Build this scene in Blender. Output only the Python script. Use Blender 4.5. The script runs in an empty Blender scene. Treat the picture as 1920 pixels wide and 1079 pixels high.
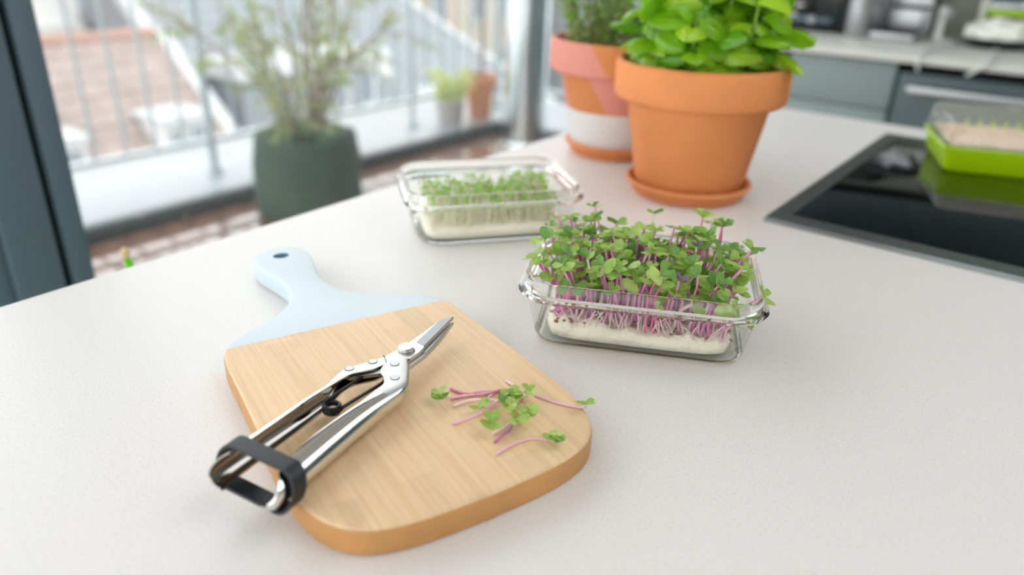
import bpy, bmesh, math, random
from mathutils import Vector, Matrix, Euler, noise
random.seed(7)
PI = math.pi
SC = bpy.context.scene
COL = SC.collection

# ------------------------------------------------------------------ camera
W, H = 1920.0, 1079.0
FPX = 1406.473
CAMP = Vector((0.0, 0.0, 1.2))
RIGHT = Vector((0.79011802, 0.61236484, 0.02688536))
UP = Vector((-0.28049908, 0.32222444, 0.90415246))
FWD = Vector((-0.54500806, 0.72192847, -0.42636312))
cam = bpy.data.cameras.new('camera')
cam.sensor_width = 36.0
cam.lens = FPX / W * 36.0
cam.clip_start = 0.01
cam.clip_end = 500
camo = bpy.data.objects.new('camera', cam)
COL.objects.link(camo)
m3 = Matrix((RIGHT, UP, -FWD)).transposed()
camo.matrix_world = Matrix.Translation(CAMP) @ m3.to_4x4()
SC.camera = camo
cam.dof.use_dof = True
cam.dof.focus_distance = 0.50
cam.dof.aperture_fstop = 3.2

# ------------------------------------------------------------------ sky and exposure
SC.view_settings.view_transform = 'Standard'
SC.view_settings.look = 'None'
SC.view_settings.gamma = 1.0
SC.view_settings.use_curve_mapping = False
SC.view_settings.exposure = 0.0
SKY = 2.7
w = bpy.data.worlds.new('overcast')
SC.world = w
w.use_nodes = True
bg = w.node_tree.nodes['Background']
bg.inputs[0].default_value = (0.95, 0.985, 1.0, 1)
bg.inputs[1].default_value = SKY


# ------------------------------------------------------------------ materials
def lin(c):
    return c / 12.92 if c <= 0.04045 else ((c + 0.055) / 1.055) ** 2.4


def rgb(r, g, b):
    return (lin(r / 255), lin(g / 255), lin(b / 255), 1)


def mat(name, col, rough=0.5, metal=0.0, spec=0.5, var=0.0, vscale=8.0, bump=0.0, bscale=60.0,
        trans=0.0, ior=1.5, translucent=0.0, emit=None, coat=0.0):
    m = bpy.data.materials.new(name)
    m.use_nodes = True
    nt = m.node_tree
    p = nt.nodes['Principled BSDF']
    p.inputs['Base Color'].default_value = col
    p.inputs['Roughness'].default_value = rough
    p.inputs['Metallic'].default_value = metal
    p.inputs['Specular IOR Level'].default_value = spec
    p.inputs['IOR'].default_value = ior
    p.inputs['Transmission Weight'].default_value = trans
    p.inputs['Coat Weight'].default_value = coat
    tc = nt.nodes.new('ShaderNodeTexCoord')
    if var > 0:
        n = nt.nodes.new('ShaderNodeTexNoise')
        n.inputs['Scale'].default_value = vscale
        n.inputs['Detail'].default_value = 5
        nt.links.new(tc.outputs['Object'], n.inputs['Vector'])
        r = nt.nodes.new('ShaderNodeValToRGB')
        r.color_ramp.elements[0].position = 0.3
        r.color_ramp.elements[1].position = 0.7
        r.color_ramp.elements[0].color = tuple(c * (1 - var) for c in col[:3]) + (1,)
        r.color_ramp.elements[1].color = tuple(min(1, c * (1 + var)) for c in col[:3]) + (1,)
        nt.links.new(n.outputs['Fac'], r.inputs['Fac'])
        nt.links.new(r.outputs['Color'], p.inputs['Base Color'])
    if bump > 0:
        n2 = nt.nodes.new('ShaderNodeTexNoise')
        n2.inputs['Scale'].default_value = bscale
        n2.inputs['Detail'].default_value = 4
        nt.links.new(tc.outputs['Object'], n2.inputs['Vector'])
        b = nt.nodes.new('ShaderNodeBump')
        b.inputs['Strength'].default_value = bump
        b.inputs['Distance'].default_value = 0.002
        nt.links.new(n2.outputs['Fac'], b.inputs['Height'])
        nt.links.new(b.outputs['Normal'], p.inputs['Normal'])
    if translucent > 0:
        t = nt.nodes.new('ShaderNodeBsdfTranslucent')
        t.inputs['Color'].default_value = tuple(min(1, c * 1.5) for c in col[:3]) + (1,)
        mx = nt.nodes.new('ShaderNodeMixShader')
        mx.inputs[0].default_value = translucent
        nt.links.new(p.outputs[0], mx.inputs[1])
        nt.links.new(t.outputs[0], mx.inputs[2])
        nt.links.new(mx.outputs[0], nt.nodes['Material Output'].inputs[0])
    return m


def glass(name, col=(0.985, 1.0, 0.992, 1), ior=1.5, rough=0.0):
    return mat(name, col, rough=rough, trans=1.0, ior=ior)


def clear_glass(name, col, refr=0.45):
    """clean thin-walled glass: part of the light bends in the wall, the rest goes straight through"""
    m = mat(name, col, rough=0.0, trans=1.0, ior=1.5)
    nt = m.node_tree
    tr = nt.nodes.new('ShaderNodeBsdfTransparent')
    tr.inputs[0].default_value = (0.985, 0.995, 0.99, 1)
    gl = nt.nodes.new('ShaderNodeBsdfGlossy')
    gl.inputs['Roughness'].default_value = 0.03
    fr = mirror_share(nt, 0.03, 0.55)
    a = nt.nodes.new('ShaderNodeMixShader')
    nt.links.new(fr, a.inputs[0])
    nt.links.new(tr.outputs[0], a.inputs[1])
    nt.links.new(gl.outputs[0], a.inputs[2])
    b = nt.nodes.new('ShaderNodeMixShader')
    b.inputs[0].default_value = refr
    nt.links.new(a.outputs[0], b.inputs[1])
    nt.links.new(nt.nodes['Principled BSDF'].outputs[0], b.inputs[2])
    nt.links.new(b.outputs[0], nt.nodes['Material Output'].inputs[0])
    return m


def mirror_share(nt, base, edge):
    """share of light mirrored by a thin sheet: little face on, much at a glancing angle, the same from both sides"""
    lw = nt.nodes.new('ShaderNodeLayerWeight')
    lw.inputs[0].default_value = 0.5
    pw = nt.nodes.new('ShaderNodeMath'); pw.operation = 'POWER'
    pw.inputs[1].default_value = 4.5
    nt.links.new(lw.outputs['Facing'], pw.inputs[0])
    ma = nt.nodes.new('ShaderNodeMath'); ma.operation = 'MULTIPLY_ADD'
    ma.inputs[1].default_value = edge
    ma.inputs[2].default_value = base
    nt.links.new(pw.outputs[0], ma.inputs[0])
    return ma.outputs[0]


def pane_mat(name, haze, tint=(1, 1, 1, 1)):
    """thin window glass: lets light straight through, mirrors a little, a faint wet film scatters daylight"""
    m = bpy.data.materials.new(name)
    m.use_nodes = True
    nt = m.node_tree
    nt.nodes.remove(nt.nodes['Principled BSDF'])
    out = nt.nodes['Material Output']
    tr = nt.nodes.new('ShaderNodeBsdfTransparent')
    tr.inputs[0].default_value = tint
    tl = nt.nodes.new('ShaderNodeBsdfTranslucent')
    tl.inputs[0].default_value = (0.95, 1, 1, 1)
    gl = nt.nodes.new('ShaderNodeBsdfGlossy')
    gl.inputs['Roughness'].default_value = 0.02
    fr = mirror_share(nt, 0.03, 0.6)
    a = nt.nodes.new('ShaderNodeMixShader')
    a.inputs[0].default_value = haze
    b = nt.nodes.new('ShaderNodeMixShader')
    nt.links.new(tr.outputs[0], a.inputs[1])
    nt.links.new(tl.outputs[0], a.inputs[2])
    nt.links.new(fr, b.inputs[0])
    nt.links.new(a.outputs[0], b.inputs[1])
    nt.links.new(gl.outputs[0], b.inputs[2])
    nt.links.new(b.outputs[0], out.inputs[0])
    return m


def speckle_mat(name, base, dark, light, rough):
    m = mat(name, base, rough=rough, spec=0.4)
    nt = m.node_tree
    p = nt.nodes['Principled BSDF']
    tc = nt.nodes.new('ShaderNodeTexCoord')
    n = nt.nodes.new('ShaderNodeTexNoise')
    n.inputs['Scale'].default_value = 700
    n.inputs['Detail'].default_value = 3
    nt.links.new(tc.outputs['Object'], n.inputs['Vector'])
    r = nt.nodes.new('ShaderNodeValToRGB')
    e = r.color_ramp.elements
    e[0].position = 0.33
    e[0].color = dark
    e[1].position = 0.68
    e[1].color = light
    k = e.new(0.43)
    k.color = base
    k = e.new(0.6)
    k.color = base
    nt.links.new(n.outputs['Fac'], r.inputs['Fac'])
    nt.links.new(r.outputs['Color'], p.inputs['Base Color'])
    return m


def bamboo_mat(name):
    m = mat(name, rgb(222, 182, 132), rough=0.42, spec=0.35)
    nt = m.node_tree
    p = nt.nodes['Principled BSDF']
    N = nt.nodes.new
    Lk = nt.links.new
    tc = N('ShaderNodeTexCoord')
    sep = N('ShaderNodeSeparateXYZ')
    Lk(tc.outputs['Object'], sep.inputs[0])
    # lengthwise fibres
    mp = N('ShaderNodeMapping')
    mp.inputs['Scale'].default_value = (420, 9, 60)
    Lk(tc.outputs['Object'], mp.inputs['Vector'])
    n1 = N('ShaderNodeTexNoise')
    n1.inputs['Scale'].default_value = 1.0
    n1.inputs['Detail'].default_value = 5
    n1.inputs['Roughness'].default_value = 0.65
    Lk(mp.outputs[0], n1.inputs['Vector'])
    # strips 19 mm wide, each its own tone
    div = N('ShaderNodeMath'); div.operation = 'MULTIPLY'
    div.inputs[1].default_value = 1 / 0.0195
    Lk(sep.outputs['X'], div.inputs[0])
    flo = N('ShaderNodeMath'); flo.operation = 'FLOOR'
    Lk(div.outputs[0], flo.inputs[0])
    # pieces along the strip
    wn0 = N('ShaderNodeTexWhiteNoise'); wn0.noise_dimensions = '1D'
    Lk(flo.outputs[0], wn0.inputs['W'])
    my = N('ShaderNodeMath'); my.operation = 'MULTIPLY_ADD'
    my.inputs[1].default_value = 1 / 0.17
    Lk(sep.outputs['Y'], my.inputs[0])
    Lk(wn0.outputs['Value'], my.inputs[2])
    fy = N('ShaderNodeMath'); fy.operation = 'FLOOR'
    Lk(my.outputs[0], fy.inputs[0])
    cmb = N('ShaderNodeCombineXYZ')
    Lk(flo.outputs[0], cmb.inputs[0])
    Lk(fy.outputs[0], cmb.inputs[1])
    wn = N('ShaderNodeTexWhiteNoise'); wn.noise_dimensions = '2D'
    Lk(cmb.outputs[0], wn.inputs['Vector'])
    # knots: soft blotches
    n3 = N('ShaderNodeTexNoise')
    n3.inputs['Scale'].default_value = 26
    n3.inputs['Detail'].default_value = 2
    Lk(tc.outputs['Object'], n3.inputs['Vector'])
    rmp = N('ShaderNodeValToRGB')
    e = rmp.color_ramp.elements
    e[0].position = 0.3; e[0].color = rgb(222, 186, 142)
    e[1].position = 0.72; e[1].color = rgb(236, 207, 168)
    k = e.new(0.5); k.color = rgb(231, 199, 157)
    Lk(n1.outputs['Fac'], rmp.inputs['Fac'])
    hsv = N('ShaderNodeHueSaturation')
    mr = N('ShaderNodeMapRange')
    mr.inputs['To Min'].default_value = 0.93
    mr.inputs['To Max'].default_value = 1.05
    Lk(wn.outputs['Value'], mr.inputs['Value'])
    mul = N('ShaderNodeMath'); mul.operation = 'MULTIPLY'
    mr2 = N('ShaderNodeMapRange')
    mr2.inputs['From Min'].default_value = 0.28
    mr2.inputs['From Max'].default_value = 0.4
    mr2.inputs['To Min'].default_value = 0.84
    mr2.inputs['To Max'].default_value = 1.0
    Lk(n3.outputs['Fac'], mr2.inputs['Value'])
    Lk(mr.outputs[0], mul.inputs[0])
    Lk(mr2.outputs[0], mul.inputs[1])
    Lk(mul.outputs[0], hsv.inputs['Value'])
    Lk(rmp.outputs['Color'], hsv.inputs['Color'])
    Lk(hsv.outputs['Color'], p.inputs['Base Color'])
    return m


def painted_pot_mat(name):
    """terracotta with pink slanting bands and a white dipped foot; object space, z from the foot up"""
    m = mat(name, rgb(208, 128, 78), rough=0.75, spec=0.25)
    nt = m.node_tree
    p = nt.nodes['Principled BSDF']
    N = nt.nodes.new
    Lk = nt.links.new
    tc = N('ShaderNodeTexCoord')
    sep = N('ShaderNodeSeparateXYZ')
    Lk(tc.outputs['Object'], sep.inputs[0])
    at = N('ShaderNodeMath'); at.operation = 'ARCTAN2'
    Lk(sep.outputs['Y'], at.inputs[0]); Lk(sep.outputs['X'], at.inputs[1])
    q = N('ShaderNodeMath'); q.operation = 'MULTIPLY_ADD'
    q.inputs[1].default_value = 0.085
    zz = N('ShaderNodeMath'); zz.operation = 'MULTIPLY_ADD'
    zz.inputs[1].default_value = 0.62
    zz.inputs[2].default_value = 0.35
    Lk(sep.outputs['Z'], zz.inputs[0])
    Lk(at.outputs[0], q.inputs[0]); Lk(zz.outputs[0], q.inputs[2])

    def bands(stops):
        r = N('ShaderNodeValToRGB')
        r.color_ramp.interpolation = 'CONSTANT'
        e = r.color_ramp.elements
        e[0].position, e[0].color = stops[0]
        e[1].position, e[1].color = stops[1]
        for pos, c in stops[2:]:
            k = e.new(pos); k.color = c
        Lk(q.outputs[0], r.inputs['Fac'])
        return r
    pk, og = rgb(222, 146, 132), rgb(214, 138, 84)
    body = bands([(0.0, pk), (0.35 - 0.137, og), (0.35 - 0.070, pk), (0.35 + 0.006, og)])
    rim = bands([(0.0, pk), (0.35 - 0.034, og)])
    gz = N('ShaderNodeMath'); gz.operation = 'GREATER_THAN'
    gz.inputs[1].default_value = 0.1065
    Lk(sep.outputs['Z'], gz.inputs[0])
    mx = N('ShaderNodeMix'); mx.data_type = 'RGBA'
    Lk(gz.outputs[0], mx.inputs[0])
    Lk(body.outputs['Color'], mx.inputs[6])
    Lk(rim.outputs['Color'], mx.inputs[7])
    lz = N('ShaderNodeMath'); lz.operation = 'LESS_THAN'
    lz.inputs[1].default_value = 0.058
    Lk(sep.outputs['Z'], lz.inputs[0])
    mx2 = N('ShaderNodeMix'); mx2.data_type = 'RGBA'
    mx2.inputs[7].default_value = rgb(226, 224, 222)
    Lk(lz.outputs[0], mx2.inputs[0])
    Lk(mx.outputs[2], mx2.inputs[6])
    Lk(mx2.outputs[2], p.inputs['Base Color'])
    return m


M = {}
M['worktop'] = speckle_mat('pale composite', rgb(224, 221, 218), rgb(210, 206, 202), rgb(233, 230, 228), 0.42)
M['kworktop'] = mat('grey worktop', rgb(206, 207, 200), 0.4)
M['bamboo'] = bamboo_mat('bamboo')
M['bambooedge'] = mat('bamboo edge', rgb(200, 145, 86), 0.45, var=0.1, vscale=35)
M['bluepaint'] = mat('pale blue paint', rgb(206, 220, 227), 0.45, bump=0.03, bscale=300)
M['blueshade'] = mat('shaded blue hole', rgb(120, 160, 185), 0.5)  # hole wall darkened, its shade put into the colour
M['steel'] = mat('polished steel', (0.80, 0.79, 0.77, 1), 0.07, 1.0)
M['steelshade'] = mat('inner steel darkened for reflections', (0.36, 0.34, 0.32, 1), 0.12, 1.0)  # dark reflections inside the channel painted in as darker metal
M['rivet'] = mat('rivet steel', (0.52, 0.52, 0.52, 1), 0.4, 1.0)
M['steelblade'] = mat('satin steel', (0.60, 0.60, 0.59, 1), 0.38, 1.0)
M['gap'] = mat('dark joint', rgb(40, 40, 42), 0.7)
M['steelground'] = mat('ground bevel', (0.36, 0.37, 0.38, 1), 0.4, 1.0, bump=0.2, bscale=900)
M['steeldark'] = mat('inner steel', (0.42, 0.40, 0.38, 1), 0.3, 1.0)
M['blackwire'] = mat('black wire', rgb(26, 27, 30), 0.35, 0.3)
M['rubber'] = mat('black rubber', rgb(30, 33, 38), 0.45)
M['glass'] = clear_glass('kitchen glass', (0.975, 1.0, 0.985, 1), 0.0)
M['glassrim'] = glass('kitchen glass rim', (0.985, 1.0, 0.992, 1), 1.45)
M['plasticclear'] = pane_mat('clear plastic', 0.10)
M['terracotta'] = mat('terracotta', rgb(222, 142, 86), 0.75, spec=0.25, var=0.08, vscale=14, bump=0.08, bscale=180)
M['terracotta2'] = mat('orange terracotta', rgb(216, 138, 86), 0.7, spec=0.3, var=0.06, vscale=20)
M['soil'] = mat('soil', rgb(44, 33, 24), 0.95, bump=1.0, bscale=120)
M['basil'] = mat('basil leaf', rgb(130, 184, 28), 0.27, spec=0.5, var=0.18, vscale=30, translucent=0.3)
M['basil2'] = mat('basil leaf light', rgb(164, 206, 44), 0.27, spec=0.5, var=0.15, vscale=30, translucent=0.3)
M['basil3'] = mat('basil leaf deep', rgb(98, 158, 26), 0.27, spec=0.5, var=0.18, vscale=30, translucent=0.25)
M['basilstem'] = mat('basil stem', rgb(128, 160, 60), 0.5)
M['herb'] = mat('herb leaf', rgb(120, 164, 50), 0.5, translucent=0.3)
M['herb2'] = mat('herb leaf light', rgb(172, 206, 52), 0.5, translucent=0.35)
M['herb3'] = mat('herb leaf grey', rgb(152, 172, 108), 0.6, translucent=0.35)
M['herbstem'] = mat('herb stem', rgb(92, 76, 52), 0.7)
M['rad1'] = mat('radish leaf', rgb(150, 186, 84), 0.42, translucent=0.3, var=0.12, vscale=200)
M['rad2'] = mat('radish leaf light', rgb(176, 202, 112), 0.42, translucent=0.3, var=0.12, vscale=200)
M['rad3'] = mat('radish leaf deep', rgb(114, 158, 76), 0.4, translucent=0.25, var=0.15, vscale=200)
M['rad4'] = mat('radish leaf purple', rgb(116, 104, 112), 0.45, translucent=0.15)
M['stem1'] = mat('pink stem', rgb(248, 168, 206), 0.4, translucent=0.2)
M['stem2'] = mat('magenta stem', rgb(240, 130, 182), 0.4, translucent=0.15)
M['stem3'] = mat('pale pink stem', rgb(248, 218, 222), 0.4, translucent=0.25)
M['stem4'] = mat('lilac stem', rgb(232, 152, 208), 0.4, translucent=0.2)
M['stempale'] = mat('pale cress stem', rgb(255, 246, 218), 0.45, translucent=0.5)
M['cress'] = mat('cress leaf', rgb(150, 196, 62), 0.45, translucent=0.3, var=0.2, vscale=60)
M['cotton'] = mat('white root mat', rgb(250, 241, 222), 0.95, bump=0.8, bscale=260, var=0.05, vscale=60)
M['seed'] = mat('seed husk', rgb(150, 96, 80), 0.7)
M['seeds'] = mat('pale seeds', rgb(232, 206, 178), 0.7, var=0.2, vscale=150)
M['hobglass'] = mat('black ceramic', rgb(9, 11, 13), 0.05, spec=0.5)
M['hobframe'] = mat('hob frame', rgb(116, 121, 120), 0.34, 0.75)
M['lime'] = mat('lime plastic', rgb(180, 224, 6), 0.3)
M['charcoal'] = mat('charcoal frame', rgb(88, 110, 121), 0.5)
M['charcoal2'] = mat('charcoal frame seal', rgb(14, 18, 20), 0.6)
M['pane'] = pane_mat('wet pane', 0.035)
M['paneclear'] = pane_mat('clear pane', 0.01)
M['drop'] = glass('rain drop', (1, 1, 1, 1), 1.33)
M['greyfront'] = mat('grey green front', rgb(128, 144, 143), 0.4)  # drawer fronts: window reflection put into this lighter tone
M['darkfront'] = mat('dark front', rgb(64, 82, 84), 0.35)
M['black'] = mat('black gloss', rgb(12, 14, 16), 0.12)
M['blackmatte'] = mat('black matte', rgb(18, 19, 20), 0.6)
M['chrome'] = mat('brushed chrome', (0.40, 0.41, 0.42, 1), 0.35, 1.0)
M['alu'] = mat('aluminium bar', (0.5, 0.51, 0.52, 1), 0.4, 0.9)
M['white'] = mat('white plastic', rgb(236, 236, 232), 0.4)
M['whitecloth'] = mat('white cloth', rgb(238, 238, 228), 0.9, bump=0.3, bscale=80)
M['cable'] = mat('white cable', rgb(212, 214, 210), 0.5)
M['backwall'] = mat('grey green wall', rgb(168, 174, 158), 0.35)
M['wall'] = mat('white wall', rgb(228, 228, 224), 0.8)
M['ceiling'] = mat('white ceiling', rgb(226, 226, 224), 0.9)
M['floor'] = mat('oak floor', rgb(168, 136, 100), 0.5, var=0.1, vscale=6)
M['deck'] = mat('wet deck wood', rgb(118, 86, 70), 0.08, spec=0.9, var=0.3, vscale=9, coat=1.0)
M['deckbase'] = mat('deck base', rgb(30, 28, 26), 0.8)
M['kerbtop'] = mat('white roof membrane', rgb(160, 164, 166), 0.35, var=0.04, vscale=3)
M['kerbface'] = mat('dark wet metal edge', rgb(72, 82, 82), 0.3, var=0.15, vscale=12)
M['kerbdark'] = mat('dark base', rgb(30, 38, 37), 0.5)
M['railing'] = mat('galvanised steel', rgb(176, 187, 190), 0.45, 0.3)
M['railpale'] = mat('pale steel', rgb(206, 212, 214), 0.4, 0.2)
M['bag'] = mat('green planter fabric', rgb(42, 66, 48), 0.7, var=0.15, vscale=7)
M['bark'] = mat('bark', rgb(140, 126, 110), 0.8)
M['shrub'] = mat('shrub leaf', rgb(140, 164, 100), 0.55, translucent=0.4)
M['shrub2'] = mat('shrub leaf yellow', rgb(178, 172, 116), 0.55, translucent=0.35)
M['greypot'] = mat('grey clay', rgb(184, 178, 176), 0.7)
M['palegreen'] = mat('pale green leaf', rgb(194, 202, 138), 0.5, translucent=0.4)
M['outterra'] = mat('weathered terracotta', rgb(208, 142, 104), 0.75)
M['flue'] = mat('stainless flue', (0.62, 0.66, 0.66, 1), 0.16, 1.0, bump=0.05, bscale=5)
M['redtile'] = mat('red clay tile', rgb(156, 141, 135), 0.8, var=0.18, vscale=2.5)
M['redridge'] = mat('orange ridge tile', rgb(160, 128, 114), 0.8)
M['slate'] = mat('slate', rgb(132, 136, 140), 0.6, var=0.08, vscale=1.5)
M['slateblue'] = mat('blue grey roof', rgb(112, 119, 130), 0.6, var=0.06, vscale=1.5)
M['render'] = mat('white render', rgb(212, 212, 210), 0.9)
M['cream'] = mat('cream render', rgb(176, 170, 156), 0.9)
M['peach'] = mat('peach render', rgb(182, 160, 142), 0.9)
M['trimwhite'] = mat('white trim', rgb(186, 188, 188), 0.7)
M['windark'] = mat('window pane far', rgb(110, 120, 128), 0.1)
M['street'] = mat('asphalt', rgb(96, 98, 98), 0.9)
M['tulip'] = mat('tulip leaf', rgb(120, 206, 36), 0.4, translucent=0.5)
M['tulipbud'] = mat('peach bud', rgb(238, 208, 170), 0.5, translucent=0.3)
M['vase'] = mat('pale ceramic', rgb(220, 220, 216), 0.3)
M['petal'] = mat('white petal', rgb(240, 238, 234), 0.5, translucent=0.3)


# ------------------------------------------------------------------ object helpers
def link(o, parent=None):
    COL.objects.link(o)
    if parent is not None:
        o.parent = parent
    return o


def mesh_from(name, bm, m, smooth=True, angle=35):
    me = bpy.data.meshes.new(name)
    bm.normal_update()
    bm.to_mesh(me)
    bm.free()
    for x in (m if isinstance(m, (list, tuple)) else [m]):
        me.materials.append(x)
    if smooth:
        for p in me.polygons:
            p.use_smooth = True
        me.set_sharp_from_angle(angle=math.radians(angle))
    return me


def obj(name, bm, m, parent=None, smooth=True, angle=35, loc=None, rot=None):
    o = bpy.data.objects.new(name, mesh_from(name, bm, m, smooth, angle))
    link(o, parent)
    if loc is not None:
        o.location = loc
    if rot is not None:
        o.rotation_euler = rot
    return o


def thing(name, label, cat, loc=(0, 0, 0), rz=0.0, group=None):
    o = bpy.data.objects.new(name, None)
    o.empty_display_size = 0.02
    link(o)
    o.location = loc
    o.rotation_euler = (0, 0, rz)
    o['label'] = label
    o['category'] = cat
    if group:
        o['group'] = group
    return o


def tag(o, label, cat, group=None, kind=None):
    o['label'] = label
    o['category'] = cat
    if group:
        o['group'] = group
    if kind:
        o['kind'] = kind
    return o


def structure(o, label, cat='structure'):
    o['kind'] = 'structure'
    o['label'] = label
    o['category'] = cat
    return o


def box(bm, x0, x1, y0, y1, z0, z1, mat_index=0):
    vs = [bm.verts.new((x, y, z)) for z in (z0, z1) for (x, y) in ((x0, y0), (x1, y0), (x1, y1), (x0, y1))]
    fs = [(0, 3, 2, 1), (4, 5, 6, 7), (0, 1, 5, 4), (1, 2, 6, 5), (2, 3, 7, 6), (3, 0, 4, 7)]
    out = []
    for f in fs:
        fc = bm.faces.new([vs[i] for i in f])
        fc.material_index = mat_index
        out.append(fc)
    return out


def bbox(x0, x1, y0, y1, z0, z1, bev=0.002, seg=2):
    bm = bmesh.new()
    box(bm, x0, x1, y0, y1, z0, z1)
    if bev > 0:
        bmesh.ops.bevel(bm, geom=bm.edges[:], offset=bev, segments=seg, affect='EDGES', profile=0.6)
    return bm


def hexa(bm, c):
    """eight corner points: bottom ring then top ring"""
    vs = [bm.verts.new(p) for p in c]
    for f in ((0, 3, 2, 1), (4, 5, 6, 7), (0, 1, 5, 4), (1, 2, 6, 5), (2, 3, 7, 6), (3, 0, 4, 7)):
        bm.faces.new([vs[i] for i in f])


def lathe(prof, n=64, bm=None, cap=True):
    bm = bm or bmesh.new()
    rings = []
    for r, z in prof:
        if r < 1e-6:
            rings.append([bm.verts.new((0, 0, z))])
        else:
            rings.append([bm.verts.new((r * math.cos(2 * PI * i / n), r * math.sin(2 * PI * i / n), z)) for i in range(n)])
    for a, b in zip(rings, rings[1:]):
        if len(a) == 1 and len(b) == 1:
            continue
        for i in range(n):
            j = (i + 1) % n
            if len(a) == 1:
                bm.faces.new((a[0], b[j], b[i]))
            elif len(b) == 1:
                bm.faces.new((a[i], a[j], b[0]))
            else:
                bm.faces.new((a[i], a[j], b[j], b[i]))
    bmesh.ops.recalc_face_normals(bm, faces=bm.faces[:])
    return bm


def smooth_path(pts, n=4):
    pts = [Vector(p) for p in pts]
    if len(pts) < 3:
        return pts
    out = []
    for i in range(len(pts) - 1):
        p0 = pts[max(0, i - 1)]
        p1 = pts[i]
        p2 = pts[i + 1]
        p3 = pts[min(len(pts) - 1, i + 2)]
        for k in range(n):
            t = k / n
            out.append(0.5 * ((2 * p1) + (p2 - p0) * t + (2 * p0 - 5 * p1 + 4 * p2 - p3) * t * t
                              + (3 * p1 - p0 - 3 * p2 + p3) * t ** 3))
    out.append(pts[-1])
    return out


def tube(bm, pts, rad, sides=8, closed=False, cap=True):
    pts = [Vector(p) for p in pts]
    n = len(pts)
    rads = rad if isinstance(rad, (list, tuple)) else [rad] * n
    rings = []
    prev = None
    for i, p in enumerate(pts):
        if closed:
            t = pts[(i + 1) % n] - pts[i - 1]
        else:
            t = pts[min(n - 1, i + 1)] - pts[max(0, i - 1)]
        if t.length < 1e-9:
            t = Vector((0, 0, 1))
        t.normalize()
        if prev is None:
            a = Vector((0, 0, 1)) if abs(t.z) < 0.9 else Vector((1, 0, 0))
            u = t.cross(a).normalized()
        else:
            u = (prev - t * prev.dot(t))
            if u.length < 1e-6:
                u = t.cross(Vector((0, 0, 1)))
            u.normalize()
        prev = u
        v = t.cross(u)
        rings.append([bm.verts.new(p + (u * math.cos(2 * PI * k / sides) + v * math.sin(2 * PI * k / sides)) * rads[i])
                      for k in range(sides)])
    m = n if closed else n - 1
    for i in range(m):
        a = rings[i]
        b = rings[(i + 1) % n]
        for k in range(sides):
            j = (k + 1) % sides
            bm.faces.new((a[k], a[j], b[j], b[k]))
    if cap and not closed:
        bm.faces.new(list(reversed(rings[0])))
        bm.faces.new(rings[-1])
    return bm


def prism(bm, poly, z0, z1):
    """extruded polygon; poly counter-clockwise in xy"""
    a = [bm.verts.new((x, y, z0)) for x, y in poly]
    b = [bm.verts.new((x, y, z1)) for x, y in poly]
    n = len(poly)
    bm.faces.new(list(reversed(a)))
    bm.faces.new(b)
    for i in range(n):
        j = (i + 1) % n
        bm.faces.new((a[i], a[j], b[j], b[i]))
    bmesh.ops.recalc_face_normals(bm, faces=bm.faces[:])
    return bm


def disc(cx, cy, r, z0, z1, n=24, bev=0.0):
    bm = bmesh.new()
    prism(bm, [(cx + r * math.cos(2 * PI * i / n), cy + r * math.sin(2 * PI * i / n)) for i in range(n)], z0, z1)
    if bev:
        top = [e for e in bm.edges if all(abs(v.co.z - z1) < 1e-6 for v in e.verts)]
        bmesh.ops.bevel(bm, geom=top, offset=bev, segments=2, affect='EDGES')
    return bm


def rrect(hx, hy, r, n=6):
    out = []
    for cx, cy, a0 in ((hx - r, hy - r, 0), (-hx + r, hy - r, 90), (-hx + r, -hy + r, 180), (hx - r, -hy + r, 270)):
        for k in range(n + 1):
            a = math.radians(a0 + 90 * k / n)
            out.append((cx + r * math.cos(a), cy + r * math.sin(a)))
    return out


def loft(rings, cap0=True, cap1=True, closed=False, bm=None):
    bm = bm or bmesh.new()
    R = [[bm.verts.new(p) for p in ring] for ring in rings]
    n = len(R[0])
    prs = list(zip(R, R[1:])) + ([(R[-1], R[0])] if closed else [])
    for a, b in prs:
        for i in range(n):
            j = (i + 1) % n
            bm.faces.new((a[i], a[j], b[j], b[i]))
    if cap0:
        bm.faces.new(list(reversed(R[0])))
    if cap1:
        bm.faces.new(R[-1])
    bmesh.ops.recalc_face_normals(bm, faces=bm.faces[:])
    return bm


def leaf_mesh(name, m, L, wd, rows, cols, width, cup, bend, notch=0.0, puff=0.0):
    """leaf from the origin along +Y; width(t) half-width profile; cup lifts the sides, bend droops the tip"""
    bm = bmesh.new()
    grid = []
    for i in range(rows + 1):
        t = i / rows
        row = []
        for j in range(cols + 1):
            s = 2 * j / cols - 1
            hw = width(t) * wd
            y = t * L
            if notch and t > 0.5:
                y -= notch * L * (1 - abs(s)) * ((t - 0.5) / 0.5) ** 2
            z = cup * wd * s * s - bend * L * t * t + puff * wd * math.sin(PI * t) * (abs(math.sin(PI * s)))
            row.append(bm.verts.new((s * hw, y, z)))
        grid.append(row)
    for i in range(rows):
        for j in range(cols):
            bm.faces.new((grid[i][j], grid[i][j + 1], grid[i + 1][j + 1], grid[i + 1][j]))
    bmesh.ops.remove_doubles(bm, verts=bm.verts[:], dist=1e-6)
    return mesh_from(name, bm, m, True, 180)


def aim(y_dir, up):
    """rotation whose Y axis is y_dir and Z axis close to up"""
    y = Vector(y_dir).normalized()
    x = y.cross(Vector(up))
    if x.length < 1e-5:
        x = y.cross(Vector((1, 0.3, 0)))
    x.normalize()
    z = x.cross(y)
    return Matrix((x, y, z)).transposed().to_euler()


def put(name, me, parent, loc, rot=(0, 0, 0), sc=1.0):
    o = bpy.data.objects.new(name, me)
    link(o, parent)
    o.location = loc
    o.rotation_euler = rot
    o.scale = (sc, sc, sc) if not isinstance(sc, (tuple, list)) else sc
    return o


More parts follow.
